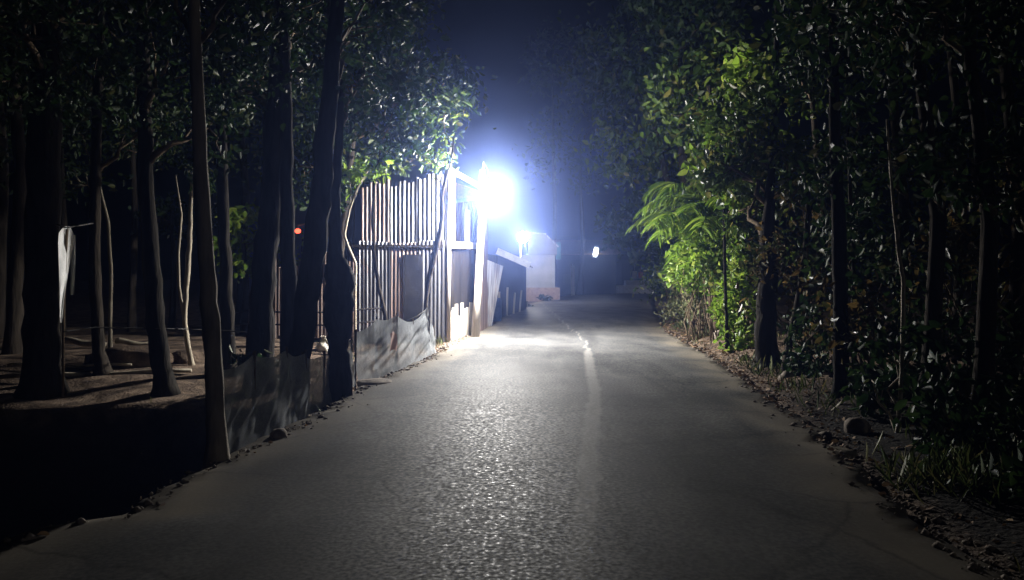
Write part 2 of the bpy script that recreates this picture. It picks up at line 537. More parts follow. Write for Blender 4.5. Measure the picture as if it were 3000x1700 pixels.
def ground_z(x, y):
    x = np.asarray(x, float); y = np.asarray(y, float)
    dl = left_x(y) - x
    dr = x - right_x(y)
    n = vnoise(np.stack([x, y, x * 0], -1), 0.8) - 0.5
    n2 = vnoise(np.stack([x, y, x * 0 + 5], -1), 3.0) - 0.5
    near = np.clip((15.5 - y) / 4, 0, 1)
    zl = -0.06 - np.clip(dl / 0.7, 0, 1) * (0.08 + 0.42 * near)
    zl = zl + (0.16 * n + 0.07 * n2) * np.clip(dl / 0.8, 0, 1)
    hol = np.clip((dl - 0.04) / 0.22, 0, 1) * np.clip((12.0 + 0.5 * n - y) / 0.5, 0, 1) * np.clip((y + 6) / 4, 0, 1) * np.clip((14 - dl) / 3, 0, 1)
    zl = zl - 1.35 * hol
    zr = -0.05 + np.clip(dr / 1.6, 0, 1) * 0.22 + (0.22 * n + 0.10 * n2) * np.clip(dr / 0.6, 0, 1)
    z = np.where(dl > 0, zl, np.where(dr > 0, zr, -0.11))
    return z


offs = np.array([0.06, 0.15, 0.25, 0.38, 0.52, 0.7, 0.9, 1.1, 1.35, 1.6, 1.9, 2.3, 2.7, 3.2, 3.8, 4.5, 5.3, 6.2, 7.2, 8.5, 10, 12, 15, 20, 30, 50, 100, 300])
YG = np.concatenate([[-300, -100, -40, -20], np.arange(-12, 4, 1.0), np.arange(4, 26, 0.2), np.arange(26, 60, 1.0), [60, 65, 70, 78, 88, 100, 130, 180, 260, 400, 700]])
rows = []
for y in YG:
    xs = np.concatenate([left_x(y) - offs[::-1], [float(left_x(y)) + 0.05], [float(left_x(y) + right_x(y)) / 2], [float(right_x(y)) - 0.05], right_x(y) + offs])
    zz = ground_z(xs, np.full_like(xs, y))
    rows.append(np.stack([xs, np.full_like(xs, y), zz], -1))
mb = MB(); mb.grid(np.array(rows))
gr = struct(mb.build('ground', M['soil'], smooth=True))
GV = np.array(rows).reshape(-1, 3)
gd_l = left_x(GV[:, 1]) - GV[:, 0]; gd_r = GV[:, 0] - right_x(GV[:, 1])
soil_shade = np.where(gd_l > 0, np.clip((-0.45 - GV[:, 2]) / 0.35, 0, 1), np.where(gd_r > 0, np.clip((12.5 - GV[:, 1]) / 4.0, 0, 1) * np.clip(gd_r / 0.25, 0, 1), 0))  # mask for the shade painted into the soil colour
a = gr.data.attributes.new('soil_shade', 'FLOAT', 'POINT')
a.data.foreach_set('value', soil_shade.astype(np.float32))

# pale sandy streak along the road: distance to its wandering line, stored on the road mesh
sp = [gnd(*p) for p in ((1470, 862), (1478, 905), (1482, 935), (1492, 985), (1490, 1040), (1481, 1100), (1478, 1150), (1476, 1220), (1466, 1300), (1452, 1400), (1440, 1500))]
sy = np.array([p[1] for p in sp]); sx = np.array([p[0] for p in sp])
XX = np.concatenate([P[:, :, 0]], 1); YY = P[:, :, 1]
xs_ = np.interp(YY, sy[::-1], sx[::-1])
dist_ = XX - xs_ + np.where(XX > xs_, 1, -1) * np.clip(YY - 15.5, 0, 3) * 0.1
a = road.data.attributes.new('streak', 'FLOAT', 'POINT')
a.data.foreach_set('value', dist_.ravel().astype(np.float32))

# ------------------------------------------------------------------ lamps
def bulb_mesh(c, rad, rings=8, seg=12, zs=1.0):
    mb = MB()
    th = np.linspace(0.02, math.pi - 0.02, rings)
    ph = np.linspace(0, 2 * math.pi, seg, endpoint=False)
    v = np.array([(math.sin(t) * math.cos(p) * rad, math.sin(t) * math.sin(p) * rad, math.cos(t) * rad * zs) for t in th for p in ph]) + np.array(c)
    f = [(i * seg + j, (i + 1) * seg + j, (i + 1) * seg + (j + 1) % seg, i * seg + (j + 1) % seg) for i in range(rings - 1) for j in range(seg)]
    f.append(tuple(range(seg))); f.append(tuple((rings - 1) * seg + j for j in range(seg - 1, -1, -1)))
    return mb.add(v, f)


def bulb_strength(watts, rad):
    return watts / (4 * math.pi * rad * rad * math.pi)


LAMP = at(1232, 474, 18.3)
post_base = gnd(1192, 846); post_base[2] = -0.05
sl = thing('street_lamp', 'glaring street lamp on a pale wooden post at the corner of the tin shed', 'street lamp', post_base)
mb = MB(); pts = [post_base + np.array((0, 0, 0)), post_base + np.array((0.08, 0.0, 1.4)), post_base + np.array((0.16, 0.0, 3.0)), post_base + np.array((0.19, 0, 4.35))]
mb.tube(pts, [0.115, 0.105, 0.095, 0.085], 10, 0.15)
mb.build('post', M['wood'], sl, True)
top = pts[-1]
mb = MB(); mb.tube([top + np.array((0, 0, -0.08)), top + np.array((0.06, -0.6, 0.12)), LAMP + np.array((0, 0.0, 0.24)), LAMP + np.array((0, 0, 0.16))], 0.022, 8)
mb.build('bracket', M['lamp_metal'], sl, True)
mb = MB(); mb.tube([LAMP + np.array((0, 0, 0.135)), LAMP + np.array((0, 0, 0.23))], [0.06, 0.04], 12)
mb.build('lamp_holder', M['lamp_metal'], sl, True)
BR = 0.15
mb = MB(); mb.tube([LAMP + np.array((0, 0, 0.22)), LAMP + np.array((0, 0, 0.17)), LAMP + np.array((0, 0, 0.14))], [0.06, 0.22, 0.25], 20)  # dish added over the bulb, sized to block light rising to the crowns
mb.build('blocker_dish', M['lamp_metal'], sl, True)
mb = MB()  # glowing disc added under the bulb to strengthen the downward light
ang = np.linspace(0, 2 * math.pi, 20, endpoint=False)
mb.add([LAMP + np.array((math.cos(q) * 0.16, math.sin(q) * 0.16, 0.0)) * np.array((1, 1, 0)) + np.array((0, 0, -0.16)) for q in ang], [tuple(range(19, -1, -1))])
mb.build('added_disc', emit_mat('added_disc_glow', (1.0, 0.97, 0.92), ADDED_DISC_W / (math.pi * math.pi * 0.16 ** 2)), sl)
bulb_mesh(LAMP, BR).build('bulb', emit_mat('lamp_glow', (1.0, 0.97, 0.93), bulb_strength(NEAR_LAMP_W, BR)), sl, True)

# second lamp: thin pole standing by the roof edge of the dark shack
p2 = at(1306, 700, 46.0); p2[2] = -0.05
L2 = at(1312, 596, p2[1] - 0.3)
fl = thing('street_lamp', 'smaller bright lamp on a thin pole above the shack roof edge', 'street lamp', p2)
mb = MB(); mb.tube([p2, np.array((p2[0], p2[1], L2[2] + 0.3))], [0.05, 0.035], 8)
mb.build('post', M['lamp_metal'], fl, True)
mb = MB(); mb.tube([np.array((p2[0], p2[1], L2[2] + 0.3)), L2 + np.array((0, 0.1, 0.42)), L2 + np.array((0, 0, 0.35))], 0.025, 6)
mb.build('bracket', M['lamp_metal'], fl, True)
mb = MB(); mb.tube([L2 + np.array((0, 0, 0.28)), L2 + np.array((0, 0, 0.36))], [0.08, 0.05], 10)
mb.build('lamp_holder', M['lamp_metal'], fl, True)
bulb_mesh(L2, 0.30).build('bulb', emit_mat('far_lamp_glow', (1.0, 0.97, 0.95), bulb_strength(FAR_LAMP_W, 0.30)), fl, True)

# third, farthest: a tube light on the dark house front
L3 = at(1495, 633, 66)
tl = thing('tube_light', 'small white tube light glowing alone on the dark far house front', 'light', L3)
mb = MB(); mb.tube([L3 + np.array((-0.06, 0, -0.28)), L3 + np.array((0.06, 0, 0.28))], 0.15, 8)
mb.build('tube', emit_mat('tube_glow', (0.95, 1.0, 0.97), 60.0), tl, True)
mb = MB(); mb.plank(L3 + np.array((-0.09, 0.2, -0.45)), L3 + np.array((0.09, 0.2, 0.45)), 0.4, 0.06)
mb.build('fitting', M['lamp_metal'], tl)

# red lamp between the trunks
L4 = at(747, 580, 21.8)
rl = thing('red_lamp', 'little red lamp shining between two dark trunks', 'lamp', L4)
bulb_mesh(L4, 0.09, 6, 8, 0.8).build('bulb', emit_mat('red_glow', (1.0, 0.10, 0.05), 4.0), rl, True)
mb = MB(); mb.tube([L4 + np.array((0, 0, 0.06)), L4 + np.array((0, 0, 0.16)), L4 + np.array((0.25, 0.1, 0.22))], 0.03, 6)
mb.build('holder', M['lamp_metal'], rl)

# ------------------------------------------------------------------ tin shed
def corr(mb, a, b, z0, z1, pitch=0.105, amp=0.021, ragged=0.0, seed=0, taper=0.0):
    """corrugated sheet standing on the line a-b (xy), z0..z1; closed thin sheet with both faces"""
    a, b = np.array(a, float), np.array(b, float)
    ln = np.linalg.norm(b - a)
    d = (b - a) / ln
    nrm = np.array((d[1], -d[0]))
    k = max(8, int(ln / pitch * 8))
    s = np.linspace(0, ln, k + 1)
    r = np.random.default_rng(seed)
    ph = r.random() * 6.28
    rowsn = 7
    zz = np.linspace(0, 1, rowsn)
    Pn = np.zeros((rowsn, k + 1, 3))
    bow = (r.random() - 0.5) * 0.05
    for i, t in enumerate(zz):
        off = amp * np.sin(s / pitch * 2 * math.pi + ph) + bow * math.sin(t * 3.1) + 0.012 * (vnoise(np.stack([s * 3, s * 0 + t * 4, s * 0 + seed], -1)) - 0.5)
        ztop = z1 + taper * s / ln + ragged * (np.floor(s / (pitch * 2)) * 0.618 % 1.0 - 0.6)
        Pn[i, :, 0] = a[0] + d[0] * s + nrm[0] * off
        Pn[i, :, 1] = a[1] + d[1] * s + nrm[1] * off
        Pn[i, :, 2] = z0 + (ztop - z0) * t
    mb.grid(Pn)
    P2 = Pn.copy(); P2[..., 0] -= nrm[0] * 0.003; P2[..., 1] -= nrm[1] * 0.003
    mb.grid(P2[:, ::-1])
    return mb


A0 = np.array((-1.66, 19.55)); A1 = np.array((-6.9, 20.85))       # front wall, road corner to yard corner
dv = (A1 - A0) / np.linalg.norm(A1 - A0); nf = np.array((-dv[1], dv[0])); nf = nf if nf[1] < 0 else -nf
WLEN = np.linalg.norm(A1 - A0)
shed = thing('tin_shed', 'tall shed of rusty corrugated tin sheets lit by the street lamp beside it', 'shed', (A0[0], A0[1], -0.1))
tins = [M['tin'], M['tin_rusty'], M['tin'], M['tin'], M['tin_rusty'], M['tin']]
edges = [0.0, 0.78, 1.55, 2.36, 3.2, 4.0, 4.75, WLEN]
roof_z = lambda s: 4.22 - 0.11 * s
tfn = thing('tin_fence', 'lower rusty corrugated tin fence continuing from the shed into the yard', 'fence', (*(A0 + dv * 3.2), -0.1))
TOPS = [2.47, 2.40, 2.49, 2.02, 2.14, 1.95, 2.08]
for i in range(len(edges) - 1):
    s0, s1 = edges[i] - (0.04 if i else 0), edges[i + 1]
    q0, q1 = A0 + dv * s0, A0 + dv * s1
    off = nf * (0.006 if i % 2 else 0.034)
    corr(MB(), q1 + off, q0 + off, -0.1 + 0.04 * (i % 3), TOPS[i], amp=0.026, seed=i, ragged=0.0 if i < 3 else 0.22, taper=0.05 * math.sin(i * 2.3)).build('corrugated_sheet', tins[i % 6] if i < 3 else M['tin_rusty'], shed if i < 3 else tfn, True)
    if i < 3:
        off2 = nf * (-0.05 if i % 2 else -0.02)
        corr(MB(), q1 + off2, q0 + off2, 2.28, roof_z(s1) - 0.08 * (i % 2), pitch=0.118, amp=0.028, seed=40 + i, ragged=0.16, taper=roof_z(s0) - roof_z(s1)).build('corrugated_sheet', tins[(i + 2) % 6], shed, True)
# return wall along the road: door opening
B1 = np.array((-0.92, 21.6)); dr = (B1 - A0) / np.linalg.norm(B1 - A0)
rl_ = np.linalg.norm(B1 - A0); nr = np.array((dr[1], -dr[0]))
p3 = lambda s, z, o=0.0: np.array((A0[0] + dr[0] * s + nr[0] * o, A0[1] + dr[1] * s + nr[1] * o, z))
side = (nr[0], nr[1], 0)
mb = MB(); mb.tube([p3(0.02, -0.1, 0.05), p3(0.05, 2.5, 0.05), p3(0.1, 4.95, 0.06)], [0.055, 0.052, 0.045], 8, 0.1); mb.build('corner_post', M['wood'], shed, True)
mb = MB(); mb.plank(p3(0.36, 2.42, 0.02), p3(0.36, 4.18, 0.02), 0.13, 0.08, side); mb.build('jamb', M['pink_wood'], shed)
mb = MB(); mb.plank(p3(1.36, 2.45, 0.0), p3(1.33, 3.35, 0.0), 0.24, 0.05, side); mb.build('plank', M['tin_pale'], shed)
mb = MB(); mb.plank(p3(0.1, 2.36, 0.09), p3(1.9, 2.4, 0.09), 0.17, 0.1, side); mb.build('beam', M['wood'], shed)
mb = MB(); mb.plank(p3(0.0, 4.25, 0.1), p3(2.1, 4.05, 0.1), 0.13, 0.06, side); mb.build('eave_board', M['wood'], shed)
# dark door made of boards with a torn pale foot
mb = MB()
for k in range(6):
    s = 0.2 + k * 0.27
    mb.plank(p3(s, 0.35 + 0.3 * abs(math.sin(k * 1.7)), 0.03 + 0.004 * (k % 2)), p3(s, 2.26, 0.03 + 0.004 * (k % 2)), 0.275, 0.03, side)
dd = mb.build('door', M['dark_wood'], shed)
mb = MB()
for k in range(9):
    s = 0.14 + k * 0.185
    mb.plank(p3(s, -0.08, 0.052 + 0.005 * (k % 2)), p3(s + 0.03 * math.sin(k * 3), 0.5 + 0.38 * abs(math.sin(k * 1.9 + 0.5)), 0.052 + 0.005 * (k % 2)), 0.18, 0.022, side)
mb.build('torn_planking', M['wood'], dd)
mb = MB()
for k in range(5):
    mb.plank(p3(1.72 + 0.015 * k, 0.1 + 0.42 * k, 0.12), p3(1.76 - 0.02 * k, 0.5 + 0.42 * k, 0.12), 0.2 - 0.02 * k, 0.03, side)
mb.build('door_frame', M['wood'], shed)
# back and yard-side walls, roof
AE = A0 + dv * 2.36
Bk0 = A0 + np.array((0.9, 4.2)); Bk1 = AE + np.array((0.9, 4.2))
corr(MB(), B1, Bk0, -0.1, 4.0, seed=70).build('corrugated_sheet', M['tin_rusty'], shed, True)
corr(MB(), Bk0, Bk1, -0.1, 3.95, seed=71, taper=-0.25).build('corrugated_sheet', M['tin_rusty'], shed, True)
corr(MB(), Bk1, AE, -0.1, 3.7, seed=72, taper=0.2).build('corrugated_sheet', M['tin_rusty'], shed, True)
mb = MB()
c4 = [np.array((*(A0 - dv * 0.02 - nf * 0.12), 4.0)), np.array((*(A0 + dv * 2.45 - nf * 0.12), roof_z(2.45) - 0.2)),
      np.array((*(Bk1 + dv * 0.1), 3.8)), np.array((*(Bk0), 4.1))]
n_ = 40
Pg = np.zeros((n_ * 4, 6, 3))
for i in range(n_ * 4):
    t = i / (n_ * 4 - 1)
    e0 = c4[0] * (1 - t) + c4[1] * t; e1 = c4[3] * (1 - t) + c4[2] * t
    for j in range(6):
        q = e0 * (1 - j / 5) + e1 * j / 5
        Pg[i, j] = q + np.array((0, 0, 0.02 * math.sin(i * 1.57)))
mb.grid(Pg); P2 = Pg.copy(); P2[..., 2] -= 0.004; mb.grid(P2[:, ::-1])
mb.build('roof', M['tin_rusty'], shed, True)
# shutter board on the front wall and a narrow board
f3 = lambda s, z, o: np.array((A0[0] + dv[0] * s + nf[0] * o, A0[1] + dv[1] * s + nf[1] * o, z))
mb = MB(); mb.plank(f3(0.87, 0.3, 0.075), f3(0.87, 2.12, 0.075), 0.52, 0.03, (nf[0], nf[1], 0)); mb.build('shutter', M['dark_board'], shed)
mb = MB(); mb.plank(f3(0.05, 2.32, 0.07), f3(3.2, 2.36, 0.07), 0.07, 0.04, (nf[0], nf[1], 0)); mb.build('rail', M['dark_wood'], shed)

# bamboo rail in front of the tin wall
bf = thing('bamboo_fence', 'low dark bamboo rail fence running along the tin wall', 'fence', f3(2.4, -0.1, 0.9))
for z in (0.36, 0.68):
    mb = MB(); mb.tube([f3(1.4, z + 0.10, 0.9), f3(3, z - 0.02, 0.92), f3(5.6, z - 0.03, 0.9)], 0.022, 6); mb.build('rail', M['dark_wood'], bf, True)
for s in (1.5, 2.6, 3.6, 4.6, 5.5):
    mb = MB(); mb.tube([f3(s, -0.2, 0.86), f3(s + 0.02, 0.85, 0.87)], 0.028, 6); mb.build('post', M['dark_wood'], bf, True)

# ------------------------------------------------------------------ shacks along the road beyond the lamp
# pale leaning sheet
s0 = gnd(1218, 812); s1 = gnd(1236, 806)
ls = np.array([at(1206, 815, 23.2), at(1232, 808, 24.4), at(1262, 668, 24.6), at(1212, 648, 23.2)])
ls[:2, 2] = -0.05
Pg = np.zeros((9, 60, 3))
nvec = np.cross(ls[1] - ls[0], ls[3] - ls[0]); nvec /= np.linalg.norm(nvec)
for i in range(9):
    for j in range(60):
        u, v = j / 59, i / 8
        Pg[i, j] = (ls[0] * (1 - u) + ls[1] * u) * (1 - v) + (ls[3] * (1 - u) + ls[2] * u) * v + nvec * 0.015 * math.sin(j * 0.9)
mb = MB(); mb.grid(Pg); P2 = Pg + nvec * 0.004; mb.grid(P2[:, ::-1])
tag(mb.build('tin_sheet', M['tin_pale'], smooth=True), 'pale grey tin sheet leaning against the dark shack beyond the lamp post', 'metal sheet')

# dark shack with a bright roof edge
def wall_quad(a, b, z0, z1, th=0.08, zb=None):
    """upright slab between ground points a and b"""
    a, b = np.array(a[:2], float), np.array(b[:2], float)
    d = (b - a) / np.linalg.norm(b - a); n = np.array((-d[1], d[0])) * th / 2
    zt = (z1, z1 if zb is None else zb)
    v = []
    for p, zz in ((a, zt[0]), (b, zt[1])):
        for s in (-1, 1):
            v += [(p[0] + n[0] * s, p[1] + n[1] * s, z0), (p[0] + n[0] * s, p[1] + n[1] * s, zz)]
    return MB().add(v, [(0, 4, 5, 1), (2, 3, 7, 6), (1, 5, 7, 3), (0, 2, 6, 4), (0, 1, 3, 2), (4, 6, 7, 5)])


k0 = gnd(1246, 800); k1 = gnd(1318, 776)
shk = thing('shack', 'low dark shack beside the road with a bright pale roof edge', 'shack', (k0[0], k0[1], -0.1))
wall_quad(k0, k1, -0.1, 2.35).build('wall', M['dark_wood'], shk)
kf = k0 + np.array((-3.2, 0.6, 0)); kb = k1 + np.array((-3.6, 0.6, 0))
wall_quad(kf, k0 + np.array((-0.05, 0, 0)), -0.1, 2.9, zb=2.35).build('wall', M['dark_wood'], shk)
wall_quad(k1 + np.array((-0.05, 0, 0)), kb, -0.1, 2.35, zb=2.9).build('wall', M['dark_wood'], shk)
ra, rb = at(1250, 630, k0[1] - 0.25), at(1326, 666, k0[1] - 0.15)
mb = MB()
Pg = np.zeros((40, 5, 3))
for i in range(40):
    t = i / 39
    for j in range(5):
        e = ra * (1 - t) + rb * t
        Pg[i, j] = e + np.array((0.1 * j, 1.9 * j, 0.02 * math.sin(i * 1.4)))
mb.grid(Pg); P2 = Pg.copy(); P2[..., 2] -= 0.03; mb.grid(P2[:, ::-1])
mb.build('roof', M['tin_pale'], shk, True)
mb = MB(); mb.plank(ra + np.array((-.05, -0.06, 0.0)), rb + np.array((0.05, -0.06, 0.0)), 0.24, 0.04, (0, -1, 0.25)); mb.build('fascia', M['pale_concrete'], shk)
for k in range(4):
    q = k0 * (1 - 0.22 * k) + k1 * 0.22 * k
    mb = MB()
    mb.plank((q[0] + 0.1, q[1] + 0.02, -0.08), (q[0] + 0.1 + 0.03 * k, q[1] + 0.02, 1.0 + 0.15 * math.sin(k * 2)), 0.14, 0.04, (1, -0.3, 0))
    mb.build('plank', M['wood'], shk)

# blue drum
bq = gnd(1240, 806)
bd = thing('plastic_drum', 'dark blue plastic drum standing by the road past the lamp post', 'drum', (bq[0], bq[1], -0.1))
zs = np.array([-0.1, -0.05, 0.15, 0.17, 0.2, 0.48, 0.5, 0.53, 0.74, 0.78]); rs = np.array([0.23, 0.25, 0.26, 0.275, 0.26, 0.26, 0.275, 0.26, 0.25, 0.22])
mb = MB(); mb.tube(np.stack([zs * 0 + bq[0], zs * 0 + bq[1], zs], -1), rs, 18); mb.build('drum_body', M['blue_tarp'], bd, True)
mb = MB(); mb.tube([(bq[0], bq[1], 0.775), (bq[0], bq[1], 0.81)], [0.235, 0.235], 18); mb.build('lid', M['blue_tarp'], bd, True)

# pale two-level hut
YH = 52.0
hA, hB = at(1309, 745, YH), at(1392, 745, YH)
hut = thing('hut', 'pale grey hut lit by the smaller lamp, on a pinkish brick plinth', 'hut', (hA[0], YH, -0.1))
zl = at(0, 640, YH)[2]; zt = at(0, 590, YH)[2]; zp = at(0, 722, YH)[2]
mb = MB(); mb.box(((hA[0] + hB[0]) / 2, YH + 2, (zp + zl) / 2), (hB[0] - hA[0], 4, zl - zp)); mb.build('wall', M['plaster'], hut)
x0, x1 = at(1324, 700, YH)[0], at(1397, 700, YH)[0]
v = []
for y in (YH - 0.25, YH + 4.2):
    v += [(x0, y, zl), (x1, y, zl), (x1, y, zt - 0.75), (x1 - 0.75, y, zt), (x0, y, zt + 0.05)]
mb = MB().add(v, [(0, 1, 2, 3, 4), (9, 8, 7, 6, 5), (0, 5, 6, 1), (1, 6, 7, 2), (2, 7, 8, 3), (3, 8, 9, 4), (4, 9, 5, 0)])
mb.build('gable', M['dull_tin'], hut)
mb = MB(); mb.box(((hA[0] + hB[0]) / 2 + 0.1, YH + 1.9, zp / 2 - 0.05), (hB[0] - hA[0] + 0.45, 4.3, zp + 0.1)); mb.build('plinth', M['brick'], hut)
mb = MB(); mb.plank((x1 - 0.8, YH - 0.32, zt + 0.06), (x1 + 0.1, YH - 0.32, zt - 0.82), 0.09, 0.12); mb.plank((x0, YH - 0.32, zt + 0.12), (x1 - 0.7, YH - 0.32, zt + 0.06), 0.09, 0.12)
mb.build('roof_edge', M['tin_pale'], hut)
mb = MB(); mb.plank((x1 + 0.12, YH + 0.2, zl - 0.3), (x1 + 0.12, YH + 0.2, zt - 0.5), 0.3, 0.3); mb.build('downpipe', M['teal'], hut)

# dark house behind
def simple_house(name, label, u0, u1, vt, vb, Y, depth, mat, roofmat, eave=0.4, peak=1.4, openings=()):
    a, b = at(u0, 700, Y), at(u1, 700, Y)
    zt = at(0, vt, Y)[2]
    h = thing(name, label, 'house', (a[0], Y, -0.1))
    mb = MB(); mb.box(((a[0] + b[0]) / 2, Y + depth / 2, (zt - 0.1) / 2), (b[0] - a[0], depth, zt + 0.1)); mb.build('wall', mat, h)
    xa, xb, ya, yb = a[0] - eave, b[0] + eave, Y - eave, Y + depth + eave
    ym = Y + depth / 2
    v = [(xa, ya, zt), (xb, ya, zt), (xb, yb, zt), (xa, yb, zt), (xa, ym, zt + peak), (xb, ym, zt + peak)]
    v += [(p[0], p[1], p[2] + 0.08) for p in v]
    MB().add(v, [(0, 4, 5, 1), (2, 5, 4, 3), (6, 7, 11, 10), (8, 9, 10, 11), (0, 1, 7, 6), (2, 3, 9, 8), (0, 6, 10, 4), (4, 10, 9, 3), (1, 5, 11, 7), (5, 2, 8, 11)]).build('roof', roofmat, h)
    for (nm, du, dz0, dw, dh, mt) in openings:
        mb = MB(); mb.box((a[0] + du + dw / 2, Y - 0.03, dz0 + dh / 2), (dw, 0.08, dh)); o = mb.build(nm, mt, h)
        mb = MB()
        for sx_ in (-1, 1):
            mb.box((a[0] + du + dw / 2 + sx_ * (dw / 2 + 0.05), Y - 0.05, dz0 + dh / 2), (0.1, 0.12, dh + 0.02))
        mb.box((a[0] + du + dw / 2, Y - 0.05, dz0 + dh + 0.06), (dw + 0.24, 0.12, 0.1)); mb.build('frame', M['dark_wood'], o)
    return h


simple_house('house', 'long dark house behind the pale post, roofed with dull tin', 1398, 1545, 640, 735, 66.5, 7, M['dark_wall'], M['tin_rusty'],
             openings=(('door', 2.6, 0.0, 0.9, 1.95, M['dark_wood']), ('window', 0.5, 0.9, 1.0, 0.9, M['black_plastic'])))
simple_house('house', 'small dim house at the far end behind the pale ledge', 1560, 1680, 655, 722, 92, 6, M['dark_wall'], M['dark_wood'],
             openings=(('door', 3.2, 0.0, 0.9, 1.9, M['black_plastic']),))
# pale post
q = gnd(1437, 738.5)
q[1] -= 4
q[0] = at(1437, 700, q[1])[0]
zt_ = at(0, 668, q[1])[2]
mb = MB(); mb.box((q[0], q[1], zt_ / 2 - 0.15), (0.3, 0.3, zt_ + 0.2)); 
b_ = np.array([(-.15, -.15, zt_), (.15, -.15, zt_), (.15, .15, zt_), (-.15, .15, zt_), (0, 0, zt_ + 0.25)]) + np.array((q[0], q[1], -0.047))
mb.add(b_, [(0, 1, 4), (1, 2, 4), (2, 3, 4), (3, 0, 4)])
tag(mb.build('gate_post', M['pale_concrete']), 'pale pointed concrete post standing before the dark house', 'post')
# pale ledge at the road end
ya = 71.0
a, b = at(1528, 716, ya), at(1642, 722, ya)
led = thing('concrete_ledge', 'long low pale concrete ledge across the far end of the road', 'ledge', (a[0], ya, -0.1))
mb = MB(); mb.box(((a[0] + b[0]) / 2, ya + 0.6, a[2] / 2 - 0.1), (b[0] - a[0], 1.2, a[2] + 0.2)); mb.build('slab', M['pale_concrete'], led)
mb = MB(); mb.box((at(1600, 700, ya + 1.2)[0], ya + 1.3, a[2] + 0.22), (2.4, 0.9, 0.44)); mb.build('step', M['plaster'], led)
# things hanging at the far house
c = at(1591, 690, 74); mb = MB(); mb.plank(c + np.array((0, 0, -0.35)), c + np.array((0.05, 0, 0.35)), 0.4, 0.05)
mb.plank(np.array((c[0] + 0.05, c[1], c[2] + 0.35)), np.array((c[0] + 0.05, c[1], 2.6)), 0.03, 0.03)
tag(mb.build('hanging_cloth', M['cloth']), 'small white cloth hanging above the far pale ledge', 'cloth')
c = at(1608, 691, 74); mb = MB(); mb.plank(c + np.array((0, 0, -0.28)), c + np.array((-0.04, 0, 0.3)), 0.42, 0.05)
mb.plank(np.array((c[0] - 0.04, c[1], c[2] + 0.3)), np.array((c[0] - 0.04, c[1], 2.6)), 0.03, 0.03)
tag(mb.build('hanging_cloth', M['red']), 'small red cloth hanging above the far pale ledge', 'cloth')

# ------------------------------------------------------------------ leaves and trees
def unit(v):
    return v / (np.linalg.norm(v, axis=-1, keepdims=True) + 1e-9)


def leaf_arrays(C, D, L, Wd, fold=0.25):
    """six-vertex folded leaves: base C, tip direction D, length L, half width Wd"""
    n = len(C)
    up = unit(RNG.normal(size=(n, 3)))
    S = unit(np.cross(D, up))
    Nn = np.cross(S, D)
    L = L[:, None]; Wd = Wd[:, None]
    b = C; t = C + D * L - Nn * L * 0.12
    l1 = C + D * L * 0.3 + S * Wd + Nn * Wd * fold
    l2 = C + D * L * 0.68 + S * Wd * 0.8 + Nn * Wd * fold
    r1 = C + D * L * 0.3 - S * Wd + Nn * Wd * fold
    r2 = C + D * L * 0.68 - S * Wd * 0.8 + Nn * Wd * fold
    V = np.stack([b, l1, l2, t, r2, r1], 1).reshape(-1, 3)
    i = np.arange(n)[:, None] * 6
    F = np.concatenate([i + np.array((0, 3, 2, 1)), i + np.array((0, 5, 4, 3))], 0)
    return V, F


def cloud(c, r, n, k=None, tight=0.42):
    """leaf centres gathered in k sub-clumps inside an ellipsoid"""
    c, r = np.array(c, float), np.array(r, float)
    k = k or max(5, n // 60)
    d = unit(RNG.normal(size=(k, 3))) * (RNG.random((k, 1)) ** 0.4)
    sub = c + d * r
    idx = RNG.integers(0, k, n)
    sz = 0.6 + 0.8 * RNG.random(k)
    P = sub[idx] + RNG.normal(size=(n, 3)) * r * tight * 0.5 * sz[idx][:, None]
    return P, sub


def crown(name, blobs, leaf_len, mat, parent, droop=0.5, ratio=0.24, base=None):
    Cs = []
    subs = []
    for (c, r, n) in blobs:
        p, s = cloud(c, r, n)
        Cs.append(p); subs.append(s)
    C = np.concatenate(Cs)
    g = ground_z(C[:, 0], C[:, 1])
    C[:, 2] = np.maximum(C[:, 2], g + 0.06)
    n = len(C)
    D = RNG.normal(size=(n, 3)); D[:, 2] -= droop
    D = unit(D)
    L = leaf_len * (0.55 + 0.9 * RNG.random(n))
    V, F = leaf_arrays(C, D, L, L * ratio * (0.8 + 0.4 * RNG.random(n)))
    o = mesh_obj(name, V, F, mat, parent, False)
    return o, subs


def limb_path(a, b, k=5, wob=0.12):
    a, b = np.array(a, float), np.array(b, float)
    t = np.linspace(0, 1, k)[:, None]
    p = a * (1 - t) + b * t
    ln = np.linalg.norm(b - a)
    p[1:-1] += RNG.normal(size=(k - 2, 3)) * wob * ln * 0.35
    p[:, 2] += 0.12 * ln * np.sin(t[:, 0] * math.pi) * 0.5
    return p


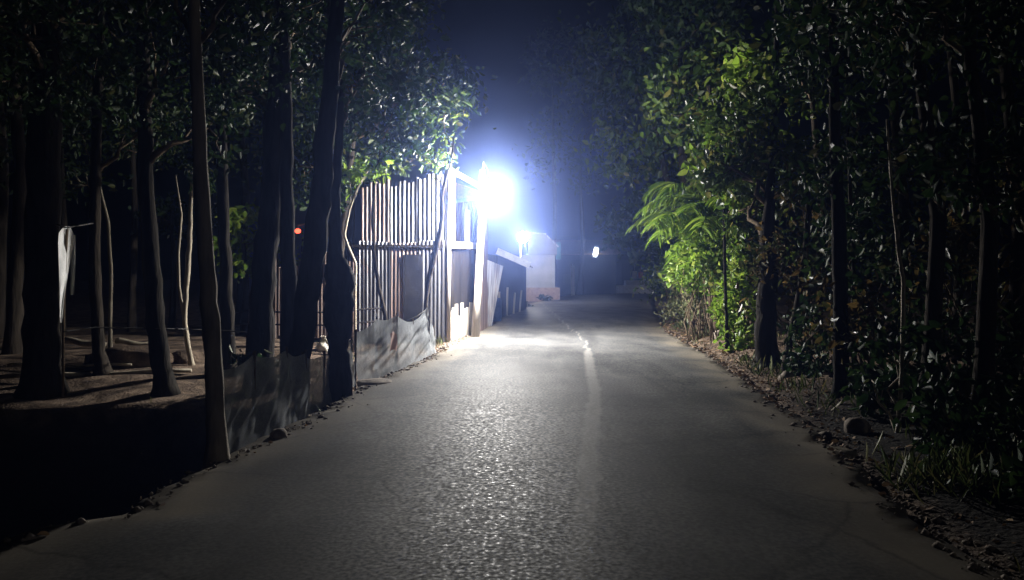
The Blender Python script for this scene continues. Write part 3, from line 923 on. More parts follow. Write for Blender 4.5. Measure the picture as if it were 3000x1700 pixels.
def tree(label, path, rad, blobs=(), leaf=0.13, lm='leaf', bark='bark', name='tree', group=None, cat='tree', sides=10, twigs=6, droop=0.5, flare=1.5, wob=0.16):
    """path: list of (x,y,z) world points from the ground up; rad radii; blobs = [(centre, radii, leaf count)]"""
    path = np.array(path, float)
    # densify
    t = np.linspace(0, 1, len(path)); tq = np.linspace(0, 1, len(path) * 4)
    pp = np.stack([np.interp(tq, t, path[:, k]) for k in range(3)], -1)
    rr = np.interp(tq, t, np.array(rad, float))
    pp[1:-1, :2] += (RNG.random((len(pp) - 2, 2)) - 0.5) * rr[1:-1, None] * 0.25
    rr[0] *= flare; rr[1] *= 1 + (flare - 1) * 0.35
    base = pp[0].copy()
    th = thing(name, label, cat, base, group)
    mb = MB(); mb.tube(pp, rr, sides, wob)
    tr = mb.build('trunk', M[bark], th, True)
    if blobs:
        cr, subs = crown('crown', blobs, leaf, M[lm], th, droop)
        for (c, r, n), sb in zip(blobs, subs):
            c = np.array(c, float)
            d = np.linalg.norm(pp - c, axis=1) + np.abs(pp[:, 2] - (c[2] - 0.8)) * 1.0
            i0 = int(np.argmin(d))
            if np.linalg.norm(pp[i0] - c) > 0.15:
                mb = MB()
                r0 = max(0.012, min(rr[i0] * 0.55, 0.07))
                lp = limb_path(pp[i0], c, 6)
                mb.tube(lp, np.linspace(r0, r0 * 0.45, 6), 6)
                for s in sb[:twigs]:
                    mb.tube(limb_path(lp[3 + RNG.integers(0, 3)], s, 4, 0.2), np.linspace(r0 * 0.4, 0.004, 4), 4)
                mb.build('limb', M[bark] if 'pale' in bark else M['twig'], th, True)
    return th


gz = lambda x, y: float(ground_z(np.array([x]), np.array([y]))[0])


def upath(pts, Y, y_lean=0.0):
    """ trunk line from picture-measured points, all near depth Y """
    out = []
    for i, (u, v) in enumerate(pts):
        out.append(at(u, v, Y + y_lean * i))
    out[0][2] = gz(out[0][0], out[0][1]) - 0.06
    return out


# ---- yard trees, camera side of the shed
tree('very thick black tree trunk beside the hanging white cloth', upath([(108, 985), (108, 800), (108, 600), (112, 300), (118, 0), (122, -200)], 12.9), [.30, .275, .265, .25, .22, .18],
     [(at(60, 60, 12), (1.6, 1.5, 1.3), 900), (at(260, -60, 12.4), (1.3, 1.5, 1.2), 700)], leaf=0.14, bark='black_bark')
tree('slim dark trunk with a pale foot near the log', upath([(258, 962), (245, 850), (236, 640), (240, 400), (250, 100), (250, -150)], 14.2), [.13, .11, .10, .09, .08, .06],
     [(at(230, 200, 14.2), (1.2, 1.1, 1.2), 600), (at(350, 330, 14.4), (.7, .8, .6), 250)], leaf=0.13)
tree('thin pale sapling just past the lying log', upath([(278, 930), (276, 800), (279, 700), (272, 560), (250, 470), (240, 380)], 15.6), [.045, .04, .038, .035, .03, .02],
     [(at(190, 440, 15.6), (.5, .5, .4), 90)], bark='pale_bark', name='sapling', sides=7)
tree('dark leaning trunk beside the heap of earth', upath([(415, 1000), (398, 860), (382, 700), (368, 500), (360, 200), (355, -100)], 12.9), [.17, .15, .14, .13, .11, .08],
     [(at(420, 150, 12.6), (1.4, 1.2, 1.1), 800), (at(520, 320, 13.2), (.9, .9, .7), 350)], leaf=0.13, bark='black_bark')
fk = upath([(482, 930), (470, 860), (462, 800), (470, 690), (476, 600), (478, 540), (482, 440)], 15.2)
ft = tree('pale forked sapling with two upright stems', fk, [.055, .05, .05, .052, .05, .04, .03], [(at(480, 420, 15.2), (.6, .6, .5), 160)], bark='pale_bark', name='sapling', sides=8)
mb = MB(); mb.tube([at(462, 805, 15.2), at(449, 720, 15.25), at(447, 640, 15.25), at(455, 540, 15.3), at(440, 440, 15.4)], [.03, .032, .03, .026, .018], 7, 0.1)
mb.build('limb', M['pale_bark'], ft, True)
tree('slim brownish trunk rooted right at the concrete road edge', [(*gnd(546, 1152)[:2], -0.1)] + [at(u, v, 6.65) for u, v in ((541, 1000), (528, 800), (515, 620), (503, 400), (492, 150), (484, -150))],
     [.085, .076, .072, .066, .06, .05, .04], [(at(420, -60, 6.9), (.9, .9, .6), 350), (at(600, -80, 7.0), (.8, .9, .6), 300)], leaf=0.11, bark='brown_bark')
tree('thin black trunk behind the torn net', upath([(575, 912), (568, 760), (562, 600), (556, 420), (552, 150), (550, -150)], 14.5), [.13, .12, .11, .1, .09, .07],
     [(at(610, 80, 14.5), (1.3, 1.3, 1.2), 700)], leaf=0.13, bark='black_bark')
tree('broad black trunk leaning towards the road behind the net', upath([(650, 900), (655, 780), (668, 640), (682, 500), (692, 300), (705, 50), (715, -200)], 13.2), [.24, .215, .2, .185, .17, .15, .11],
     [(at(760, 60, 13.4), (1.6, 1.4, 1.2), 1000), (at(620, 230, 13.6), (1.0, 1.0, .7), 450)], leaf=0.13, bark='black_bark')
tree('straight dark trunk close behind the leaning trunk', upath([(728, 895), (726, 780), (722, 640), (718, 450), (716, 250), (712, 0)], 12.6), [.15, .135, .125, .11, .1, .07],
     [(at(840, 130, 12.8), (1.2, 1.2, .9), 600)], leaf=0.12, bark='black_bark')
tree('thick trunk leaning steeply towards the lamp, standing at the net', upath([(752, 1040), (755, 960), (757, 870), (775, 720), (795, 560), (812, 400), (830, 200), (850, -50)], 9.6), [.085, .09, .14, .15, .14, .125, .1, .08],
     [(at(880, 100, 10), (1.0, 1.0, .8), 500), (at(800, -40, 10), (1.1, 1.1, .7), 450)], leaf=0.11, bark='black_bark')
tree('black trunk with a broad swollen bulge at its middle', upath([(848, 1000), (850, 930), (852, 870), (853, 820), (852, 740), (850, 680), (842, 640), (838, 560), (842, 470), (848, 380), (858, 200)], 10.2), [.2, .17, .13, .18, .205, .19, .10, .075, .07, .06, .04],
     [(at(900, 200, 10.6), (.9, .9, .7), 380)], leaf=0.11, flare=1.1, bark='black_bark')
# saplings in front of the tin wall
tree('thin crooked pale sapling against the tin wall', [np.append(at(890, 830, 17.6)[:2], -0.2)] + [at(u, v, 17.6) for u, v in ((891, 740), (893, 662), (872, 615), (864, 590), (876, 530), (893, 480), (905, 455), (930, 420))],
     [.035, .034, .032, .03, .028, .026, .024, .02, .015], [(at(880, 430, 17.5), (.45, .5, .5), 130), (at(940, 420, 17.4), (.4, .4, .3), 90)], leaf=0.16, bark='pale_bark', name='sapling', sides=7, lm='leaf_light')
tree('twisting dark branchy sapling by the road corner of the tin wall', [np.append(at(1070, 850, 17.9)[:2], -0.2)] + [at(u, v, 17.9) for u, v in ((1066, 780), (1075, 700), (1090, 640), (1102, 590), (1110, 540), (1108, 490), (1120, 440), (1134, 390), (1140, 330))],
     [.05, .05, .055, .075, .06, .05, .042, .036, .03, .02], [(at(1060, 400, 17.8), (.75, .6, .55), 170), (at(1100, 280, 17.6), (.9, .9, .8), 420)], leaf=0.17, name='sapling', sides=8, lm='leaf_mid')
tree('thin leaning sapling throwing a slanting line on the tin wall', [np.append(at(965, 850, 17.2)[:2], -0.2)] + [at(u, v, 17.3) for u, v in ((968, 800), (950, 720), (938, 640), (935, 540), (940, 440), (960, 350))],
     [.055, .05, .045, .04, .035, .03, .02], [(at(960, 330, 17.2), (1.1, 1.0, .8), 420), (at(1040, 200, 17.2), (1.0, 1.0, .9), 500)], leaf=0.16, name='sapling', sides=7)
tree('tall tree whose leafy crown overhangs the tin roof', [(-4.2, 18.3, -0.4), (-4.1, 18.3, 2.0), (-3.8, 18.2, 4.5), (-3.4, 18.0, 7.2), (-3.2, 18, 9.0)], [.14, .12, .1, .08, .05],
     [(at(1090, 235, 17.6), (.95, 1.0, .75), 750), (at(980, 120, 18), (1.2, 1.2, 1.1), 900), (at(1020, 20, 18), (.9, 1.1, .8), 500), (at(880, 300, 18.2), (1.3, 1.2, .9), 800), (at(860, 470, 18.5), (.8, .7, .8), 500), (at(760, 420, 19), (1.0, 1.0, .9), 500)], leaf=0.17, droop=0.7, lm='leaf')
# background trees beyond the yard
for i, (u, v, Y, rr, n, lab) in enumerate(((610, 610, 22.5, (.85, .8, 1.0), 900, 'bushy bright green tree glimpsed between black trunks'),
                                           (430, 560, 24, (1.2, 1.1, .9), 500, 'dim green tree behind the pale forked sapling'),
                                           (150, 300, 20, (2.4, 1.6, 1.8), 800, 'dim dark tree far behind the thick black trunk'),
                                           (760, 640, 24.5, (.6, .7, .9), 400, 'small green tree under the red lamp'),
                                           (330, 250, 24, (2.5, 1.8, 1.8), 900, 'dim leafy tree far behind the lying log'))):
    c = at(u, v, Y)
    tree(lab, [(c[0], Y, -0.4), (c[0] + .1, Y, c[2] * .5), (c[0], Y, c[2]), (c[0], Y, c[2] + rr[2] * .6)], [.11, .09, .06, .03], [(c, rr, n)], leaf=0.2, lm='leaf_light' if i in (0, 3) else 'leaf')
for i, (x, Y, h) in enumerate(((-11, 17, 8), (-14, 21, 9), (-9.5, 27, 9), (-16, 15, 8), (-6.0, 28, 9))):
    tree(['dark tree deep in the yard with a straight stem', 'dark tree deepest in the yard, mostly lost in blackness', 'dark tree behind the tin wall far from the road', 'dark tree at the very edge of the yard',
          'dark tree rising behind the tin shed roof'][i], [(x, Y, -0.4), (x + .2, Y, h * .5), (x, Y, h * .8), (x, Y, h)], [.16, .13, .1, .05],
         [((x, Y, h * .75), (2.2, 2, 1.8), 900), ((x + 1.2, Y - .5, h * .95), (1.6, 1.6, 1.2), 500)], leaf=0.2)

# ---- trees on the other side of the road
tree('stout black trunk beside the bright green shrub', upath([(1925, 925), (1922, 850), (1924, 760), (1926, 660), (1928, 560), (1936, 420), (1945, 250), (1950, 0)], 13.4), [.22, .19, .175, .16, .11, .06, .05, .04],
     [(at(1860, 300, 13.6), (.75, .9, .8), 520), (at(1960, 180, 13.4), (.9, 1.0, .9), 500), (at(1830, 420, 13.8), (.55, .7, .5), 330), (at(2000, 420, 13.6), (.8, .9, .8), 500), (at(1980, 620, 13.8), (.6, .8, .6), 300), (at(1800, 330, 14.5), (.5, .8, .9), 500), (at(1775, 415, 15), (.35, .5, .3), 260), (at(1880, 520, 14.4), (.6, .7, .6), 500)], leaf=0.15, lm='leaf_mid', droop=0.8, bark='black_bark')
tree('dark straight trunk with a pale lit edge past the verge stones', upath([(2110, 1012), (2108, 900), (2108, 750), (2106, 600), (2098, 400), (2090, 150), (2085, -100)], 9.7), [.10, .095, .09, .085, .075, .06, .045],
     [(at(2080, 130, 9.8), (.9, .9, .7), 450), (at(2200, 30, 9.6), (.9, .9, .7), 420), (at(2100, 480, 10), (.6, .7, .6), 260)], leaf=0.12, bark='black_bark')
tree('slim dark stem between the two straight trunks', upath([(2142, 990), (2140, 860), (2143, 700), (2135, 520), (2125, 300)], 10.3), [.035, .033, .03, .026, .02],
     [(at(2140, 620, 10.4), (.45, .6, .5), 160), (at(2160, 320, 10.4), (.6, .7, .5), 200)], name='sapling', sides=7)
tree('thin pale upright stem in the dark thicket', upath([(2252, 1092), (2262, 950), (2266, 800), (2266, 700), (2255, 640), (2240, 500), (2225, 300)], 7.7), [.022, .022, .021, .02, .018, .015, .01],
     [(at(2240, 880, 7.8), (.3, .4, .4), 110), (at(2190, 960, 8.1), (.3, .3, .3), 70)], bark='pale_bark', name='sapling', sides=7, leaf=0.13)
tree('leaning dark stem crossing behind the stout trunk', upath([(1965, 925), (1985, 840), (2005, 740), (2020, 640), (2030, 450)], 12.6), [.06, .055, .05, .045, .03],
     [(at(2030, 560, 12.6), (.6, .7, .6), 260), (at(2060, 760, 12.4), (.5, .6, .6), 240)], lm='leaf_brown', name='sapling', sides=7)
for i, (u, Y, h) in enumerate(((2330, 8.4, 5.5), (2460, 7.6, 5.2), (2250, 11.5, 6.5), (2400, 12.5, 7.5), (2050, 16.5, 7.5), (2540, 9.5, 6.0))):
    x = at(u, 700, Y)[0]
    tree(['dark tree with a narrow stem over the grass patch', 'dark tree nearest on the thicket side, its crown over the verge', 'dark tree with glinting leaves behind the pale upright stem', 'dark tall tree deep in the thicket',
          'tall tree behind the stout black trunk', 'dark tree almost lost in the blackness of the thicket'][i], [(x, Y, gz(x, Y) - .05), (x + .1, Y, h * .4), (x - .1, Y, h * .7), (x - .1, Y, h)], [.09, .08, .06, .03],
         [((x - .5, Y, h * .8), (1.1, 1.1, .9), 600), ((x + .3, Y + .3, h), (1.2, 1.2, .8), 500), ((x - .2, Y - .2, h * .5), (.7, .8, .6), 260)], leaf=0.12)
# far dark crowns closing the road view
for i, (u, v, Y, rr, n) in enumerate(((1640, 330, 30, (2.4, 2, 2.2), 1500), (1560, 150, 36, (2.8, 2.2, 2.6), 1500), (1700, 120, 28, (2.4, 2.2, 2.0), 1500), (1700, 560, 33, (1.6, 2, 2.0), 1200), (1600, 560, 48, (2.4, 2.2, 2.2), 900),
                                      (1480, 330, 58, (4, 3, 4), 900), (1400, 120, 62, (4.5, 3, 4), 800), (1780, 250, 22, (1.5, 1.5, 1.6), 900))):
    c = at(u, v, Y)
    x = max(c[0], float(right_x(Y)) + 0.8) if i < 5 or i == 7 else c[0]
    yb = Y if i not in (5, 6) else Y + 8
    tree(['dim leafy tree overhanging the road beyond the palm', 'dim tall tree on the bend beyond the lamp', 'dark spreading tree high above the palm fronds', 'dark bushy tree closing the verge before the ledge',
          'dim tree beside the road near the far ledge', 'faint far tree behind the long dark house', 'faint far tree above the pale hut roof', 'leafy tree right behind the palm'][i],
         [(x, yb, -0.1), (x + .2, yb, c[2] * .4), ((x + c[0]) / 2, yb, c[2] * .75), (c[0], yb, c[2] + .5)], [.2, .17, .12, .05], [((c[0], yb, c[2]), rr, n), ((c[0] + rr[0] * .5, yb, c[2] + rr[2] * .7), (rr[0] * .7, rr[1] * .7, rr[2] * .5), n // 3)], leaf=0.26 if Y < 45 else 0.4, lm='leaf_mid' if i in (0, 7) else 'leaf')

tree('slender creeper clad tree with big bright yellow green leaves above the palm', [(4.35, 15.6, .1), (4.3, 15.6, 1.6), (4.25, 15.5, 3.0), (4.3, 15.5, 4.4)], [.035, .03, .025, .012],
     [(at(1800, 400, 15.4), (.45, .6, .45), 330), (at(1830, 300, 15.6), (.45, .6, .6), 360), (at(1775, 412, 15.0), (.3, .4, .22), 170), (at(1850, 200, 15.6), (.5, .6, .5), 260), (at(1870, 460, 15.2), (.45, .5, .5), 260)], leaf=0.22, lm='leaf_light', bark='black_bark', name='tree', droop=0.9)

# ---- palm with arching fronds
pb = np.array((5.2, 19.6, 0.1))
palm = thing('palm', 'young palm with long bright green arching fronds over the verge', 'palm', pb)
mb = MB(); mb.tube([pb, pb + np.array((-.03, 0, .9)), pb + np.array((0, 0, 1.9)), pb + np.array((.02, 0, 2.3))], [.10, .08, .07, .05], 9, 0.1); mb.build('trunk', M['twig'], palm, True)
crown_pt = pb + np.array((0, 0, 2.25))


def frond(tip, rise, n=54, leafl=0.95):
    tip = np.array(tip, float)
    ctrl = (crown_pt + tip) / 2 + np.array((0, 0, rise))
    t = np.linspace(0, 1, 18)[:, None]
    rach = (1 - t) ** 2 * crown_pt + 2 * t * (1 - t) * ctrl + t ** 2 * tip
    mb = MB(); mb.tube(rach, np.linspace(.022, .005, 18), 5)
    tq = np.linspace(0.12, 1, n)
    pos = np.stack([np.interp(tq, t[:, 0], rach[:, k]) for k in range(3)], -1)
    tg = unit(np.gradient(pos, axis=0))
    sd = unit(np.cross(tg, np.array((0, 0, 1.0))))
    fr = mb.build('frond', M['leaf_light'], palm, True)
    V, F = [], []
    k0 = 0
    for s in (-1, 1):
        for i in range(n):
            L = leafl * (0.5 + 0.5 * math.sin(min(1, tq[i] * 1.15) * math.pi)) * (0.85 + 0.3 * RNG.random())
            d0 = unit(tg[i] * 0.7 + sd[i] * s * 0.8 + np.array((0, 0, 0.15)) + RNG.normal(size=3) * 0.08)
            q = [pos[i]]
            d = d0.copy()
            for j in range(4):
                d = unit(d + np.array((0, 0, -0.28)))
                q.append(q[-1] + d * L / 4)
            q = np.array(q)
            wv = unit(np.cross(d0, np.array((0, 0, 1.0))) * 0.5 + tg[i] * 0.0 + np.array((0.1, -0.9, 0.35)) + RNG.normal(size=3) * 0.55)
            ww = np.array([.012, .034, .032, .022, .003])[:, None]
            vv = np.stack([q + wv * ww, q - wv * ww], 1).reshape(-1, 3)
            V.append(vv)
            F += [(k0 + 2 * j, k0 + 2 * j + 1, k0 + 2 * j + 3, k0 + 2 * j + 2) for j in range(4)]
            k0 += 10
    mesh_obj('leaflets', np.concatenate(V), np.array(F), M['leaf_light'], fr)


for (u, v, Y, rise) in ((1618, 520, 19.2, 1.25), (1650, 590, 18.4, .9), (1730, 520, 17.8, .9), (1860, 560, 18.2, .9), (1700, 640, 17.6, .7), (1790, 620, 17.5, .6), (1600, 560, 21.5, 1.1), (1900, 480, 20.5, .8), (1780, 430, 21.5, .6), (1630, 480, 20.2, 1.5), (1680, 470, 18.8, 1.2), (1640, 560, 17.6, 1.0), (1760, 570, 16.8, .9), (1820, 500, 17.5, 1.0)):
    frond(at(u, v, Y), rise)

# ---- shrubs
def shrub(label, c, r, n, leaf, lm, stems=6, group=None, droop=0.4):
    c = np.array(c, float)
    g = gz(c[0], c[1])
    th = thing('shrub', label, 'shrub', (c[0], c[1], g - 0.05), group)
    cr, subs = crown('foliage', [(c, r, n)], leaf, M[lm], th, droop)
    mb = MB()
    for k in range(stems):
        s = subs[0][k % len(subs[0])]
        b = np.array((c[0] + (RNG.random() - .5) * r[0] * .5, c[1] + (RNG.random() - .5) * r[1] * .5, g - .05))
        mb.tube(limb_path(b, s, 5, .15), np.linspace(.018, .006, 5), 5)
    mb.build('stem', M['twig'], th, True)
    return th


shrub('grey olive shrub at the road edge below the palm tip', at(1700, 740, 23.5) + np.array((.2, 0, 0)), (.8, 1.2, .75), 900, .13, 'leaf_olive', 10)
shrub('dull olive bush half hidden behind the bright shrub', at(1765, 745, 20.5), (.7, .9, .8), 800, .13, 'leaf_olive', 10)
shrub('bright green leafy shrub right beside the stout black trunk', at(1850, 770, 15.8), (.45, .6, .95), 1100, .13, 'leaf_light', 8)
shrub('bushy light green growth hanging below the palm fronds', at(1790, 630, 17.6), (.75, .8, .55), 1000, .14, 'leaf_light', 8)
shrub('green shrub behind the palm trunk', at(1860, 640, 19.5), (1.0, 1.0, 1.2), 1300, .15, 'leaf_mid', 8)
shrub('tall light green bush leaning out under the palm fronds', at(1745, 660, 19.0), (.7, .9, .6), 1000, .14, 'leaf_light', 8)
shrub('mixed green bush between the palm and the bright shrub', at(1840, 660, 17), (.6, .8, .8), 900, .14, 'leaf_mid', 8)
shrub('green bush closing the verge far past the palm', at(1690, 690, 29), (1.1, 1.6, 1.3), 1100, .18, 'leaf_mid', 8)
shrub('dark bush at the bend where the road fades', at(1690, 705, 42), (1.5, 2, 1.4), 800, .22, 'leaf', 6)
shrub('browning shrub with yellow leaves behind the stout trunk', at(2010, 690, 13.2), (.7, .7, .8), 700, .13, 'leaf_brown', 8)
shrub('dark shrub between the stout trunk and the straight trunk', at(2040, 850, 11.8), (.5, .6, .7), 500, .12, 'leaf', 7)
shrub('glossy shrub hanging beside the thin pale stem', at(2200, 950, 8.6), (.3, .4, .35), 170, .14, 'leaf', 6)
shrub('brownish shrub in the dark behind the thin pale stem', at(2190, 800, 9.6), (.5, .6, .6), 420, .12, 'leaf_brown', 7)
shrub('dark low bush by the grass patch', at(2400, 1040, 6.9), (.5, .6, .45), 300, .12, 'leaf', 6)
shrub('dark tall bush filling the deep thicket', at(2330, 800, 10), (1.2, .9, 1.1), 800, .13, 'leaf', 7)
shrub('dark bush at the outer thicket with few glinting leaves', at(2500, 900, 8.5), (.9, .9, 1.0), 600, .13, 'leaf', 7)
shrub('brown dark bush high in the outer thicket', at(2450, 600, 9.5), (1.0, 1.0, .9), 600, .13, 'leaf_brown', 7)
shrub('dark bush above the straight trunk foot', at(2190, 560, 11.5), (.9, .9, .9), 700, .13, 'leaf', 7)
shrub('small weed bush at the foot of the pale hut', at(1362, 744, 49), (.55, .4, .3), 200, .14, 'leaf', 6)
shrub('tiny dark weed by the end of the shack', at(1318, 768, 40), (.35, .3, .25), 120, .13, 'leaf', 5)
shrub('low dark weeds bush in front of the grass patch', (3.75, 5.2, .1), (.45, .5, .28), 420, .10, 'leaf', 6)
shrub('low dark bush sprawling over the verge near the camera', (4.4, 6.1, .15), (.6, .6, .35), 520, .10, 'leaf', 6)
shrub('dark weeds bush on the verge behind the grass patch', (4.7, 7.3, .2), (.55, .5, .4), 420, .11, 'leaf', 6)
# dark ditch shrubs on the yard side
shrub('dark bush beneath the leaning trunk', (-4.3, 12.9, -0.1), (.6, .6, .4), 300, .12, 'leaf', 6)

# ------------------------------------------------------------------ netting along the road edge
def net(label, pts, mat='net', name='net_fence'):
    """pts: list of (x, y, zbottom, ztop)"""
    pts = np.array(pts, float)
    t = np.linspace(0, 1, len(pts)); k = 240
    tq = np.linspace(0, 1, k)
    q = np.stack([np.interp(tq, t, pts[:, j]) for j in range(4)], -1)
    rows_ = 56
    Pg = np.zeros((rows_, k, 3))
    d = unit(np.gradient(q[:, :2], axis=0)); nn_ = np.stack([d[:, 1], -d[:, 0]], -1)
    sag = 0.05 * np.abs(np.sin(tq * math.pi * (len(pts) - 1) * 1.0))
    for i in range(rows_):
        v = i / (rows_ - 1)
        z = q[:, 2] + (q[:, 3] - sag - q[:, 2]) * v
        pnt = np.stack([q[:, 0], q[:, 1], z], -1)
        wv = (vnoise(np.stack([tq * 6, z * 1.2, tq * 0], -1), 1.0) - .5) * 0.08 + (vnoise(np.stack([tq * 11, z * 11 - tq * 16, tq * 0 + 3], -1), 1.0) - .5) * 0.042
        Pg[i] = pnt
        Pg[i, :, :2] += nn_ * (wv * (0.5 + 0.5 * math.sin(v * math.pi)) + 0.07 * (1 - v) ** 2)[:, None]
    th = thing(name, label, 'net fence', (pts[0, 0], pts[0, 1], pts[0, 2]))
    mb = MB(); mb.grid(Pg); mb.build('netting', M[mat], th, True)
    for (x, y, z0, z1) in pts:
        mb = MB(); mb.tube([(x, y + .03, z0 - .15), (x + .01, y + .03, z1 + .04)], .018, 6); mb.build('stake', M['twig'], th, True)
    return th


nA = net('wrinkled blue grey netting strung in front of the tin wall, with a pinkish patch', [(-2.30, 11.3, -.05, .74), (-2.17, 12.3, -.05, .88), (-1.98, 13.2, -.05, .90), (-1.86, 14.4, -.05, .72), (-1.66, 15.4, -.05, .98), (-1.62, 15.8, -.05, .5)])
nB = net('dim blue netting tied between the road edge tree and the leaning trunk', [(-2.74, 7.0, -.1, .70), (-2.62, 7.8, -.1, .76), (-2.50, 8.5, -.1, .74), (-2.42, 9.0, -.1, .66)], 'net_dim')
nC = net('sagging dark netting behind the bulging trunk', [(-2.50, 9.15, -.1, .62), (-2.42, 9.9, -.08, .56), (-2.38, 10.6, -.06, .6), (-2.34, 11.2, -.02, .64)], 'net_dim')
pc = at(1000, 860, 13.0)
m_, nt_, bs_, o_ = newmat('pinkish_patch'); bs_.inputs['Base Color'].default_value = (0.75, 0.47, 0.40, 1); bs_.inputs['Roughness'].default_value = .8
Pg = np.array([[(-2.075 + .065 * u + .085 + .012 * math.sin(u * 6 + v * 4), 12.62 + .3 * u, .62 - .3 * v + .03 * math.sin(u * 4)) for u in np.linspace(0, 1, 8)] for v in np.linspace(0, 1, 8)])
mb = MB(); mb.grid(Pg); mb.build('patch', m_, nA, True)

# ------------------------------------------------------------------ small things
# pale plastic bag by the bulging trunk
b0 = at(812, 868, 17.5)
P_, th_ = [], np.linspace(0, 2 * math.pi, 16, endpoint=False)
mb = MB()
rings = [(-.17, .10), (-.14, .15), (-.05, .17), (.04, .14), (.12, .08), (.17, .035), (.22, .06)]
v = []
for z, r in rings:
    for a_ in th_:
        rr_ = r * (1 + .2 * math.sin(a_ * 3 + z * 20) + .1 * math.sin(a_ * 5))
        v.append((b0[0] + math.cos(a_) * rr_, b0[1] + math.sin(a_) * rr_, b0[2] + z))
mb.add(v, [(i * 16 + j, i * 16 + (j + 1) % 16, (i + 1) * 16 + (j + 1) % 16, (i + 1) * 16 + j) for i in range(6) for j in range(16)] + [tuple(range(15, -1, -1))])
tag(mb.build('plastic_bag', M['bag'], smooth=True), 'pale knotted plastic bag on the bamboo rail by the bulging trunk', 'bag')

# white cloth on a rope
cl = thing('hanging_cloth', 'long white cloth hanging from a rope beside the very thick black trunk', 'cloth', at(165, 820, 12.5))
def strip(us, Y, mat, name, par):
    Pg = []
    for (v, u0, u1) in us:
        Pg.append([at(u0 + (u1 - u0) * s, v, Y + .013 * (u0 + (u1 - u0) * s - 145) + .03 * math.sin(s * 7 + v * .03)) for s in np.linspace(0, 1, 9)])
    Pg = np.array(Pg); mb = MB(); mb.grid(Pg); mb.grid((Pg + np.array((-.008, .004, 0)))[:, ::-1]); return mb.build(name, mat, par, True)
strip([(568, 160, 176), (585, 148, 184), (610, 146, 186), (640, 147, 178), (680, 148, 172), (720, 149, 165), (760, 150, 160), (810, 151, 155)], 12.45, M['cloth'], 'cloth_panel', cl)
strip([(590, 177, 189), (640, 178, 189), (700, 178, 188), (740, 176, 186)], 12.5, M['cloth'], 'cloth_tail', cl)
mb = MB(); mb.tube([at(140, 562, 12.75), at(168, 572, 12.5), at(236, 560, 14.2)], .012, 6); mb.build('rope', M['rope'], cl, True)
mb = MB(); mb.tube([np.append(at(158, 900, 12.75)[:2], gz(*at(158, 900, 12.75)[:2])), at(160, 740, 12.75), at(168, 575, 12.7)], .022, 6); mb.build('stake', M['twig'], cl, True)

# logs
def log(label, a, b, r, mat='pale_bark', name='log'):
    a, b = np.array(a, float), np.array(b, float)
    t = np.linspace(0, 1, 9)[:, None]
    p = a * (1 - t) + b * t
    p[:, 2] += .02 * np.sin(t[:, 0] * 9)
    mb = MB(); mb.tube(p, r * (1 - .15 * t[:, 0]), 10, .15)
    return tag(mb.build(name, M[mat], smooth=True), label, 'log')


def onground(u, v, z, Y):
    p = at(u, v, Y); p[2] = gz(p[0], p[1]) + z; return p


log('pale log lying beside the thick black trunk', onground(160, 880, .32, 16.0), onground(262, 895, .28, 15.8), .07)
log('pale log lying between the slim trunk and the leaning trunk', onground(290, 880, .30, 16.2), onground(400, 880, .28, 16.3), .06)
log('thin pole lying flat along the edge of the lit yard', onground(0, 975, .04, 14.0), onground(480, 965, .04, 14.3), .045)
log('thin bamboo lying behind the flat pole', onground(20, 950, .04, 14.8), onground(330, 955, .05, 14.7), .03)


def rock(label, c, s, mat='rock', name='stone', seed=0, cat='stone'):
    th, ph = np.linspace(.05, math.pi - .05, 8), np.linspace(0, 2 * math.pi, 12, endpoint=False)
    v = np.array([(math.sin(t) * math.cos(p), math.sin(t) * math.sin(p), math.cos(t)) for t in th for p in ph])
    v = v * (0.7 + .6 * vnoise(v + seed * 3.1, 1.4))[:, None] * np.array(s) + np.array(c)
    f = [(i * 12 + j, (i + 1) * 12 + j, (i + 1) * 12 + (j + 1) % 12, i * 12 + (j + 1) % 12) for i in range(7) for j in range(12)]
    f.append(tuple(range(12))); f.append(tuple(84 + j for j in range(11, -1, -1)))
    return tag(mesh_obj(name, v, f, M[mat], None, True), label, cat)


p = onground(330, 925, .05, 15.2); rock('rounded heap of brown earth lit in the yard', p, (.8, .5, .28), 'soil', 'earth_heap', 3, 'heap')
p = onground(470, 915, .05, 15.6); rock('small heap of earth behind the pale forked sapling', p, (.35, .35, .2), 'soil', 'earth_heap', 5, 'heap')
p = gnd(940, 962); rock('flat dark slab stone on the road edge below the netting', p + np.array((0, 0, .0)), (.28, .3, .07), 'rock', 'stone', 1)
p = gnd(700, 1096); rock('small dark stone at the broken road edge by the dim netting', p, (.1, .12, .07), 'rock', 'stone', 2)
p = gnd(690, 1088); 
for i, (u, v, s, lab) in enumerate(((1805, 862, .16, 'pale stone on the reddish verge below the bright shrub'), (1925, 915, .2, 'grey stone leaning on the foot of the stout trunk'), (1975, 945, .14, 'mossy stone past the stout trunk foot'),
                                     (1990, 935, .12, 'upright stone beside the mossy stone'), (1990, 1040, .08, 'small pale stone on the concrete edge of the verge'), (2070, 1090, .07, 'small flat stone nearest along the verge edge'),
                                     (1865, 905, .10, 'dark lump on the verge just before the stout trunk'), (2150, 1075, .13, 'dull stone lying in the dark verge soil'))):
    p = gnd(u, v); p[2] = gz(p[0], p[1]) + s * .3
    rock(lab, p, (s, s * .9, s * .75), 'rock', 'stone', 10 + i)
